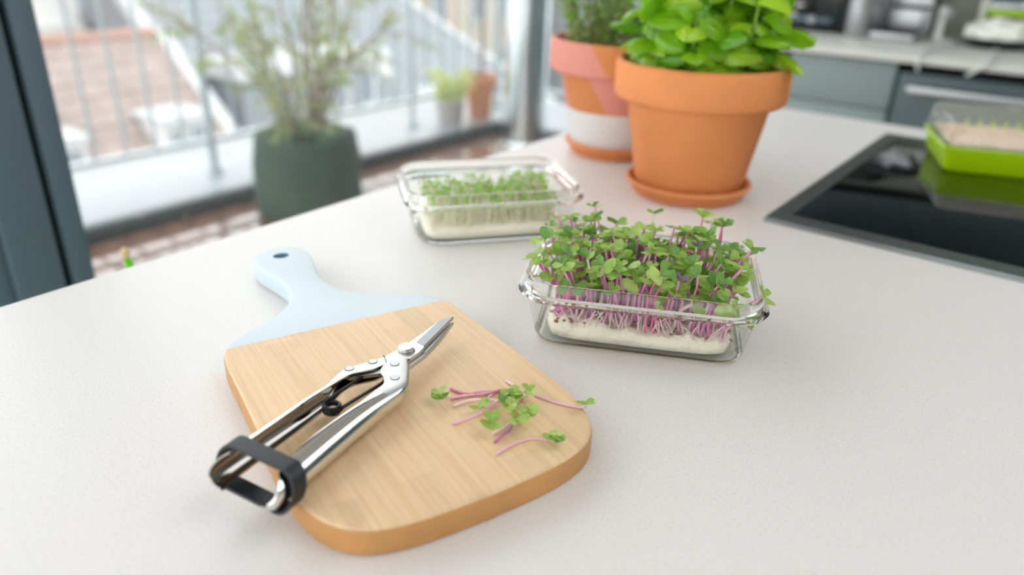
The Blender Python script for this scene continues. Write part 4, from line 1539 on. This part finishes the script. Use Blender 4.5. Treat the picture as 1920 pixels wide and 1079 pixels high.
# ------------------------------------------------------------------ cress
cr = thing('cress_bed', 'low bed of pale-stemmed green cress growing on a white mat', 'sprouts', (C1[0], C1[1], ZT + 0.005), A1)
obj('root_mat', mat_slab(0.0705, 0.0470, 0.0, 0.0105, 8.1, 0.0015), M['cotton'], cr, angle=180)
sb = bmesh.new()
lb = bmesh.new()
rc = random.Random(31)
for i in range(640):
    x, y = rc.uniform(-0.0665, 0.0665), rc.uniform(-0.0425, 0.0425)
    bump_ = 0.012 * math.exp(-((x - 0.048) ** 2 + (y - 0.012) ** 2) / 0.0003)
    hgt = rc.uniform(0.016, 0.029) + bump_
    base = Vector((x, y, 0.009))
    top = base + Vector((rc.uniform(-0.005, 0.005), rc.uniform(-0.005, 0.005), hgt))
    tube(sb, [base, base.lerp(top, 0.5) + rvec(rc) * 0.0015, top], 0.00055, 4, cap=False)
    for k in range(3):
        a = rc.uniform(0, 2 * PI)
        d = Vector((math.cos(a), math.sin(a), rc.uniform(0, 0.9)))
        tiny_leaf(lb, top, d, Vector((0, 0, 1)), rc.uniform(0.0035, 0.006), rc.uniform(0.0011, 0.0018))
o = obj('stems', sb, M['stempale'], cr, angle=180)
o['kind'] = 'stuff'
o = obj('leaves', lb, M['cress'], cr, smooth=False)
o['kind'] = 'stuff'

# ================================================================== CUTTING BOARD
BANG = math.radians(70.5)
BO = Vector((-0.3914, 0.31285, ZT + 0.0003))
BT = 0.018
board = thing('cutting_board', 'bamboo cutting board with a pale blue painted handle end, lying on the worktop', 'cutting board', BO, BANG)
half = [(0.0, 0.1665), (0.010, 0.1655), (0.0185, 0.1605), (0.0238, 0.150), (0.0242, 0.140), (0.0225, 0.127), (0.0188, 0.111), (0.0155, 0.094), (0.0152, 0.080), (0.0178, 0.066),
        (0.0245, 0.0515), (0.036, 0.039), (0.052, 0.0290), (0.067, 0.0205), (0.0785, 0.0110), (0.0848, -0.001), (0.0872, -0.018), (0.0885, -0.06), (0.0902, -0.11),
        (0.0906, -0.150), (0.0890, -0.170), (0.0838, -0.188), (0.0735, -0.2015), (0.058, -0.2095), (0.036, -0.2135), (0.0, -0.2150)]
hp = smooth_path([(x, y, 0) for x, y in half], 3)
outl = [(p.x, p.y) for p in hp] + [(-p.x, p.y) for p in reversed(hp[1:-1])]
outl.reverse()      # counter-clockwise


def inset(poly, d):
    n = len(poly)
    res = []
    for i in range(n):
        a = Vector(poly[i - 1])
        c = Vector(poly[(i + 1) % n])
        t = (c - a).normalized()
        nrm = Vector((-t.y, t.x))
        p = Vector(poly[i]) + nrm * d
        res.append((p.x, p.y))
    return res


def area(p):
    return sum(p[i - 1][0] * p[i][1] - p[i][0] * p[i - 1][1] for i in range(len(p))) / 2


if area(outl) < 0:
    outl.reverse()
hole = [(0.0070 * math.cos(2 * PI * i / 24) + 0.000, 0.0058 * math.sin(2 * PI * i / 24) + 0.1455) for i in range(24)]


def board_mesh(sign):
    bm = bmesh.new()
    levels = [(0.002, 0.0), (0.0005, 0.0008), (0.0, 0.0025), (0.0, BT - 0.0035), (0.0005, BT - 0.0018), (0.0015, BT - 0.0005), (0.0032, BT)]
    R = []
    for d, z in levels:
        R.append([bm.verts.new((x, y, z)) for x, y in inset(outl, d)])
    n = len(outl)
    for a, b_ in zip(R, R[1:]):
        for i in range(n):
            j = (i + 1) % n
            bm.faces.new((a[i], a[j], b_[j], b_[i]))
    h0 = [bm.verts.new((x, y, 0)) for x, y in hole]
    h1 = [bm.verts.new((x, y, BT)) for x, y in hole]
    for i in range(24):
        j = (i + 1) % 24
        f = bm.faces.new((h0[i], h1[i], h1[j], h0[j]))
        f.material_index = 1
    for rg, hh in ((R[0], h0), (R[-1], h1)):
        es = [bm.edges.get((rg[i], rg[(i + 1) % n])) for i in range(n)] + [bm.edges.get((hh[i], hh[(i + 1) % 24])) for i in range(24)]
        bmesh.ops.triangle_fill(bm, edges=es, use_beauty=True)
    bmesh.ops.recalc_face_normals(bm, faces=bm.faces[:])
    co, no = Vector((0, 0.0, 0)), Vector((0.035, 1, 0)).normalized() * sign
    bmesh.ops.bisect_plane(bm, geom=bm.verts[:] + bm.edges[:] + bm.faces[:], plane_co=co, plane_no=no, clear_inner=True)
    es = [e for e in bm.edges if e.is_boundary]
    bmesh.ops.edgeloop_fill(bm, edges=es)
    bmesh.ops.recalc_face_normals(bm, faces=bm.faces[:])
    bm.normal_update()
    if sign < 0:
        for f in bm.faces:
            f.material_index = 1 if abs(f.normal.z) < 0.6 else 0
    return bm


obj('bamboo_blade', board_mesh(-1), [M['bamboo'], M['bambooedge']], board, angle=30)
o = obj('painted_handle', board_mesh(1), [M['bluepaint'], M['blueshade']], board, angle=30)
o['label'] = 'pale blue painted handle with hanging hole'
ZB = ZT + 0.0003 + BT

# ================================================================== PRUNING SHEARS
# local frame: x across to the right, y along towards the tip; z above the board
VA = math.atan2(0.98457979, -0.17493612) - PI / 2
shears = thing('pruning_shears', 'steel pruning shears with black spring and rubber strap, lying on the board', 'shears', (-0.28465, 0.16705, ZB), VA)
def handle(st, side, flip):
    """stations: (outer xy, inner xy, z top, z bottom, round 0..1); open channel facing the other handle"""
    bm = bmesh.new()
    rings = []
    thk = 0.0011
    nseg = 14
    for (ox, oy), (ix, iy), zt, zb, rd_, cut in st:
        ring_o, ring_i = [], []
        zc, hz = (zt + zb) / 2, (zt - zb) / 2
        for k in range(nseg + 1):
            a = PI / 2 * (1 - cut) - (PI - PI / 2 * cut) * k / nseg          # from the top edge round the outside to the bottom
            c, s = math.cos(a), math.sin(a)
            e = 0.36 + 0.64 * rd_               # squarer towards the plates
            c2 = abs(c) ** e
            s2 = math.copysign(abs(s) ** e, s)
            f = c2
            # the flange: first part straight from the inner edge
            ring_o.append((ix + (ox - ix) * f, iy + (oy - iy) * f, zc + hz * s2))
            fi = c2 * 0.985
            d = Vector((ix - ox, iy - oy))
            L = max(1e-6, d.length)
            shrink = max(0.0, 1 - thk / max(L, hz))
            ring_i.append((ix + (ox - ix) * f * max(0, 1 - thk / L), iy + (oy - iy) * f * max(0, 1 - thk / L), zc + (hz - thk) * s2))
        rings.append(ring_o + list(reversed(ring_i)))
    loft(rings, True, True, False, bm)
    nr = 2 * (nseg + 1)
    bm.normal_update()
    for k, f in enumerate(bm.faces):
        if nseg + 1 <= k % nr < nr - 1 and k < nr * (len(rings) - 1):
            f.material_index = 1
        elif f.calc_center_median().y > 0.080 and f.normal.z > 0.8 and k < nr * (len(rings) - 1):
            f.material_index = 2
    return bm


L_ST = [((-0.0180, -0.0152), (-0.0120, -0.0148), 0.0130, 0.0040, 1.0, 0.95), ((-0.0208, -0.0140), (-0.0126, -0.0135), 0.0150, 0.0020, 1.0, 0.85),
        ((-0.0226, -0.0110), (-0.0134, -0.0104), 0.0166, 0.0008, 1.0, 0.65), ((-0.0233, -0.0055), (-0.0142, -0.0050), 0.0174, 0.0005, 1.0, 0.35),
        ((-0.0233, 0.003), (-0.0148, 0.003), 0.0175, 0.0005, 1.0, 0.08),
        ((-0.0228, 0.030), (-0.0150, 0.030), 0.0175, 0.0005, 1.0, 0), ((-0.0214, 0.058), (-0.0148, 0.058), 0.0172, 0.0010, 0.9, 0),
        ((-0.0200, 0.070), (-0.0142, 0.070), 0.0168, 0.0025, 0.7, 0), ((-0.0206, 0.0790), (-0.0140, 0.0775), 0.0164, 0.0045, 0.45, 0),
        ((-0.0216, 0.0870), (-0.0136, 0.0840), 0.0160, 0.0062, 0.2, 0), ((-0.0214, 0.0935), (-0.0122, 0.0900), 0.0160, 0.0066, 0.1, 0),
        ((-0.0196, 0.0985), (-0.0085, 0.0955), 0.0160, 0.0068, 0.05, 0), ((-0.0140, 0.1090), (-0.0040, 0.1020), 0.0160, 0.0068, 0.05, 0),
        ((-0.0092, 0.1186), (-0.0012, 0.1108), 0.0160, 0.0068, 0.05, 0)]
R_ST = [((0.0212, -0.0152), (0.0150, -0.0148), 0.0130, 0.0040, 1.0, 0.95), ((0.0234, -0.0140), (0.0144, -0.0135), 0.0150, 0.0020, 1.0, 0.85),
        ((0.0246, -0.0110), (0.0140, -0.0104), 0.0166, 0.0008, 1.0, 0.65), ((0.0250, -0.0055), (0.0134, -0.0050), 0.0174, 0.0005, 1.0, 0.35),
        ((0.0249, 0.003), (0.0126, 0.003), 0.0175, 0.0005, 1.0, 0.08),
        ((0.0240, 0.030), (0.0114, 0.030), 0.0176, 0.0005, 1.0, 0), ((0.0236, 0.053), (0.0122, 0.053), 0.0176, 0.0010, 0.9, 0),
        ((0.0238, 0.068), (0.0132, 0.068), 0.0175, 0.0025, 0.75, 0), ((0.0244, 0.0780), (0.0130, 0.0785), 0.0174, 0.0045, 0.5, 0),
        ((0.0254, 0.0870), (0.0128, 0.0870), 0.0173, 0.0062, 0.25, 0), ((0.0256, 0.0925), (0.0120, 0.0905), 0.0172, 0.0066, 0.12, 0),
        ((0.0244, 0.0985), (0.0085, 0.0950), 0.0172, 0.0068, 0.06, 0), ((0.0205, 0.1050), (0.0026, 0.0995), 0.0172, 0.0068, 0.05, 0),
        ((0.0160, 0.1118), (0.0002, 0.1050), 0.0172, 0.0068, 0.05, 0), ((0.0122, 0.1172), (-0.0003, 0.1090), 0.0172, 0.0068, 0.05, 0), ((0.0075, 0.1226), (0.0012, 0.1135), 0.0172, 0.0068, 0.05, 0)]


def densify(st, n=3):
    res = []
    arr = [Vector((a[0][0], a[0][1], 0)) for a in st]
    def ser(f):
        return [p.x for p in smooth_path([(f(a), 0, 0) for a in st], n)]
    O0, O1, I0, I1 = ser(lambda a: a[0][0]), ser(lambda a: a[0][1]), ser(lambda a: a[1][0]), ser(lambda a: a[1][1])
    T, B, Rn, Ct = ser(lambda a: a[2]), ser(lambda a: a[3]), ser(lambda a: a[4]), ser(lambda a: a[5])
    return [((O0[i], O1[i]), (I0[i], I1[i]), T[i], B[i], max(0.0, min(1.0, Rn[i])), max(0.0, min(1.0, Ct[i]))) for i in range(len(O0))]


lh = obj('handle', handle(densify(L_ST), -1, False), [M['steel'], M['steelshade'], M['steelblade']], shears, angle=50)
rh2 = obj('handle', handle(densify(R_ST), 1, True), [M['steel'], M['steelshade'], M['steelblade']], shears, angle=50)
for (x, y), par, zt in (((-0.0172, 0.0945), lh, 0.0160), ((-0.0098, 0.1085), lh, 0.0160), ((0.0048, 0.1115), rh2, 0.0172), ((0.0142, 0.0985), rh2, 0.0172)):
    obj('rivet_joint', disc(x, y, 0.00295, zt - 0.0006, zt + 0.00008, 24), M['gap'], par)
    obj('rivet', disc(x, y, 0.0027, zt - 0.0006, zt + 0.0003, 20, 0.00012), M['rivet'], par)
# dark joints where the plates end on the blades
for (p0, p1, par, z0, z1) in (((-0.0094, 0.1190), (-0.0010, 0.1110), lh, 0.0148, 0.01525), ((0.0080, 0.1231), (0.0008, 0.1138), rh2, 0.0148, 0.0157), ((0.0006, 0.1134), (-0.0007, 0.1085), rh2, 0.0150, 0.01635)):
    b = bmesh.new()
    d_ = (Vector(p1) - Vector(p0)).normalized()
    n_ = Vector((-d_.y, d_.x)) * 0.00045
    a_, c_ = Vector(p0), Vector(p1)
    prism(b, [tuple(a_ + n_), tuple(a_ - n_), tuple(c_ - n_), tuple(c_ + n_)], z0, z1)
    obj('plate_joint', b, M['gap'], par, smooth=False)
# tangs between the plates
b = bmesh.new()
prism(b, [(-0.0165, 0.0885), (-0.0125, 0.0885), (0.002, 0.103), (0.006, 0.116), (0.0068, 0.1209), (-0.0075, 0.1195), (-0.0105, 0.112)], 0.0120, 0.0142)
obj('tang', b, M['steeldark'], shears, smooth=False)
# upper blade with a ground bevel, lower blade
b = bmesh.new()
prism(b, [(-0.0087, 0.1192), (-0.004, 0.108), (0.003, 0.110), (0.0070, 0.1212), (0.0078, 0.1350), (0.0072, 0.1408), (0.0058, 0.1430), (0.0044, 0.156), (0.0024, 0.172), (0.0002, 0.1885), (-0.0030, 0.1838), (-0.0052, 0.1785), (-0.0052, 0.160), (-0.0060, 0.1345)], 0.0125, 0.0150)
bmesh.ops.bevel(b, geom=[e for e in b.edges if all(v.co.z > 0.0149 for v in e.verts)], offset=0.0004, segments=1, affect='EDGES')
ub = obj('blade', b, M['steelblade'], shears, smooth=False)
b = bmesh.new()
prism(b, [(-0.0012, 0.1440), (0.0056, 0.1424), (0.0040, 0.156), (0.0020, 0.172), (0.0001, 0.1878), (-0.0027, 0.1835), (-0.0049, 0.1784)], 0.0149, 0.01512)
obj('ground_bevel', b, M['steelground'], ub, smooth=False)
b = bmesh.new()
prism(b, [(-0.004, 0.112), (0.006, 0.112), (0.0092, 0.1215), (0.0098, 0.138), (0.0082, 0.152), (0.0055, 0.168), (0.0012, 0.1868), (-0.0025, 0.170), (-0.004, 0.14)], 0.0090, 0.0122)
bmesh.ops.bevel(b, geom=[e for e in b.edges if all(v.co.z > 0.0121 for v in e.verts)], offset=0.0009, segments=1, affect='EDGES')
obj('blade', b, M['steelblade'], shears, smooth=False)
pv = obj('pivot_bolt', disc(-0.0012, 0.1325, 0.0052, 0.0150, 0.0178, 32, 0.0006), M['steel'], shears)
obj('pivot_washer', disc(-0.0012, 0.1325, 0.0057, 0.01502, 0.0156, 32), M['steeldark'], pv)
# spring
SCX, SCY, SR = -0.0043, 0.0620, 0.0047
path = []
a_end = math.atan2(0.0966 - SCY, -0.0110 - SCX)
sp_pts = [Vector((-0.0125, 0.0968, 0.0118)), Vector((SCX - SR * 0.75 + 0.001, SCY + SR * 0.9, 0.0125))]
turns = 2.35
a0 = math.radians(150)
for k in range(int(turns * 28) + 1):
    a = a0 + 2 * PI * k / 28
    sp_pts.append(Vector((SCX + SR * math.cos(a), SCY + SR * math.sin(a), 0.0122 - 0.0022 * k / 28)))
b = bmesh.new()
# upper arm tangent to the coil, coil, lower arm
arm1 = [Vector((-0.0072, 0.0985, 0.0132))]
coil = []
s0 = math.radians(165)
n_t = 64
for k in range(n_t + 1):
    a = s0 + (2 * PI * 2 + math.radians(195)) * k / n_t
    coil.append(Vector((SCX + SR * math.cos(a), SCY + SR * math.sin(a), 0.0135 - 0.0050 * k / n_t)))
arm2 = [Vector((0.0102, 0.0935, 0.0128))]
coil2 = list(reversed(coil))
tube(b, arm1 + coil + [], 0.00105, 8)
obj('spring', b, M['blackwire'], shears, angle=180)
b = bmesh.new()
tube(b, [Vector((SCX + SR * 0.94, SCY - 0.0012, 0.0084)), Vector((SCX + SR + 0.0004, SCY + 0.004, 0.0105)), Vector((0.0088, 0.0975, 0.0140))], 0.00105, 8)
obj('spring_arm', b, M['blackwire'], shears, angle=180)
# rubber strap round both handle ends
path = []
xl, xr, zt_, zb_ = -0.0245, 0.0272, 0.0186, -0.0004
def strap_ring(off):
    pts_ = []
    r = 0.0085
    for cx, cz, a0_ in ((xr - r, zt_ - r, 0), (xl + r, zt_ - r, 90), (xl + r, zb_ + r, 180), (xr - r, zb_ + r, 270)):
        for k in range(9):
            a = math.radians(a0_ + 90 * k / 8)
            pts_.append((cx + (r + off) * math.cos(a), cz + (r + off) * math.sin(a)))
    return pts_
oo, ii = strap_ring(0.0016), strap_ring(0.0002)
b = bmesh.new()
rings = []
for off, rg in ((0.0047, ii), (0.0047, oo), (-0.0047, oo), (-0.0047, ii)):
    ringp = []
    for (x, z) in rg:
        f = (z - zb_) / (zt_ - zb_)
        ringp.append((x, -0.0042 + 0.0072 * f - 0.0004 * (x * 100) + off, z))
    rings.append(ringp)
loft(rings, False, False, True, b)
obj('rubber_strap', b, M['rubber'], shears, angle=50)

# ================================================================== CUT SPROUTS ON THE BOARD
rk = random.Random(17)
CUTM = [mat('cut stem pink', rgb(246, 196, 210), 0.4, translucent=0.2), mat('cut stem rose', rgb(236, 152, 182), 0.4, translucent=0.15), mat('cut stem white', rgb(252, 228, 228), 0.4, translucent=0.25),
        mat('cut stem lilac', rgb(228, 180, 210), 0.4, translucent=0.2), mat('cut stem purple', rgb(206, 128, 184), 0.4, translucent=0.15)]
zs = ZB + 0.0009
# label, stem points (x, y) in metres, head point, stem colour
CUT = [
    ('cut radish sprout with its head at the left end, nearest the shears', [(-0.2633, 0.2893), (-0.2594, 0.2973), (-0.2545, 0.3069), (-0.245, 0.3165)], (-0.2656, 0.2827), 0),
    ('cut radish sprout with a deep pink stem curving along the top of the heap', [(-0.271, 0.2978), (-0.2611, 0.2982), (-0.2501, 0.3043), (-0.2433, 0.3171)], (-0.2343, 0.312), 1),
    ('cut radish sprout with pale stem lying level in the middle left of the heap', [(-0.2567, 0.2843), (-0.2522, 0.2941), (-0.2431, 0.301), (-0.2348, 0.3027)], (-0.2246, 0.2969), 2),
    ('cut radish sprout with a pale stem slanting up to the heap', [(-0.2446, 0.2708), (-0.2395, 0.2793), (-0.236, 0.2899), (-0.235, 0.304)], (-0.228, 0.2991), 0),
    ('cut radish sprout with small leaves turned left and an arched pale stem', [(-0.2444, 0.3186), (-0.2473, 0.3114), (-0.2449, 0.3017), (-0.243, 0.2958)], (-0.2409, 0.2893), 2),
    ('cut radish sprout with a white stem pointing to the top of the heap', [(-0.2493, 0.3275), (-0.2411, 0.3254), (-0.2314, 0.3209), (-0.2277, 0.3193)], (-0.2267, 0.32), 2),
    ('cut radish sprout with its leaves at the lower left of the heap', [(-0.2411, 0.3012), (-0.2342, 0.2958), (-0.2297, 0.2917), (-0.2272, 0.2881)], (-0.2212, 0.2782), 1),
    ('cut radish sprout lying apart at the right edge of the board', [(-0.2258, 0.3263), (-0.2135, 0.3274), (-0.2044, 0.3297), (-0.1963, 0.3328)], (-0.1929, 0.3333), 0),
    ('cut radish sprout lying apart at the front, with a curved pink stem', [(-0.2072, 0.2644), (-0.2058, 0.2761), (-0.2015, 0.2874), (-0.1942, 0.2928)], (-0.1884, 0.2929), 0),
    ('cut radish sprout with a lilac stem under the large leaves in front', [(-0.2206, 0.278), (-0.2192, 0.2832), (-0.2183, 0.288), (-0.218, 0.2917)], (-0.2149, 0.2926), 2),
    ('cut radish sprout with a short purple stem pointing to the front of the board', [(-0.2149, 0.2724), (-0.2146, 0.2784), (-0.2139, 0.2849), (-0.2151, 0.29)], (-0.2103, 0.2886), 4),
    ('cut radish sprout with big round leaves on the right side of the heap', [(-0.2297, 0.3176), (-0.2269, 0.3123), (-0.2235, 0.3077), (-0.2202, 0.3061)], (-0.211, 0.2997), 1),
    ('cut radish sprout standing on top of the heap with upright leaves', [(-0.2407, 0.3177), (-0.2361, 0.3123), (-0.2323, 0.3085), (-0.2295, 0.3064)], (-0.2306, 0.3099), 2),
]
for i, (lab, pl_, hd, sm) in enumerate(CUT):
    lift = 0.0 if i in (0, 7, 8) else 0.0016 * (i % 4)
    pts3 = [Vector((x, y, zs)) for x, y in pl_]
    base = pts3[0].copy()
    t = thing('cut_sprout', lab, 'sprout', base, 0.0, 'cut sprouts on the cutting board')
    hp_ = Vector((hd[0], hd[1], zs + 0.002 + lift))
    loc = [p - base + Vector((0, 0, lift * k / 3)) for k, p in enumerate(pts3)] + [(hp_ - base)]
    pth = smooth_path(loc, 4)
    b = bmesh.new()
    tube(b, pth, [0.00088 * (1.1 - 0.35 * k / len(pth)) for k in range(len(pth))], 7)
    obj('stem', b, CUTM[sm], t, angle=180)
    d = (loc[-1] - loc[-2]).normalized()
    nleaf = 4 if i in (0, 8, 11) else 3 if i in (1, 6, 9, 12) else 2
    for k in range(nleaf):
        a = 2 * PI * k / nleaf + 0.5 + i
        side = Vector((math.cos(a), math.sin(a), 0))
        dd_ = side * 0.8 + d * 0.35 + Vector((0, 0, rk.uniform(0.1, 0.45)))
        put('leaf', rk.choice(RL_), t, loc[-1] + Vector((0, 0, 0.0012 + 0.0012 * (k % 2))), aim(dd_, Vector((0, 0, 1)) + rvec(rk) * 0.3), rk.uniform(0.66, 0.86))

# ================================================================== TULIP BEHIND THE ISLAND EDGE
tu = thing('tulip_vase', 'floor vase by the window with one drooping pale bud on a bright green leafy stem', 'flowers', (-0.95, 0.47, 0))
obj('vase', lathe([(0, 0), (0.075, 0), (0.08, 0.006), (0.09, 0.2), (0.06, 0.42), (0.035, 0.5), (0.042, 0.52), (0.036, 0.52), (0.03, 0.5), (0.05, 0.42), (0.07, 0.1), (0, 0.02)], 40), M['vase'], tu)
LL = leaf_mesh('leaf', M['tulip'], 0.332, 0.0125, 8, 4, lambda t: math.sin(PI * min(0.97, 0.12 + 0.88 * t)) ** 0.6, 0.5, 0.1)
put('leaf', LL, tu, (0.0, 0.0, 0.46), aim(Vector((0, -0.058, 0.345)), Vector((1, -0.4, 0.0))))
st_t = obj('stem', tube(bmesh.new(), smooth_path([(0, 0, 0.1), (0.0, 0.0, 0.5), (0.002, -0.03, 0.70), (0.0, -0.055, 0.802)], 4), 0.0035, 8), M['tulip'], tu)
obj('bud', lathe([(0, 0), (0.004, 0.001), (0.006, 0.006), (0.005, 0.012), (0.002, 0.015), (0, 0.0155)], 16), M['tulipbud'], st_t, loc=(0.0, -0.056, 0.800))
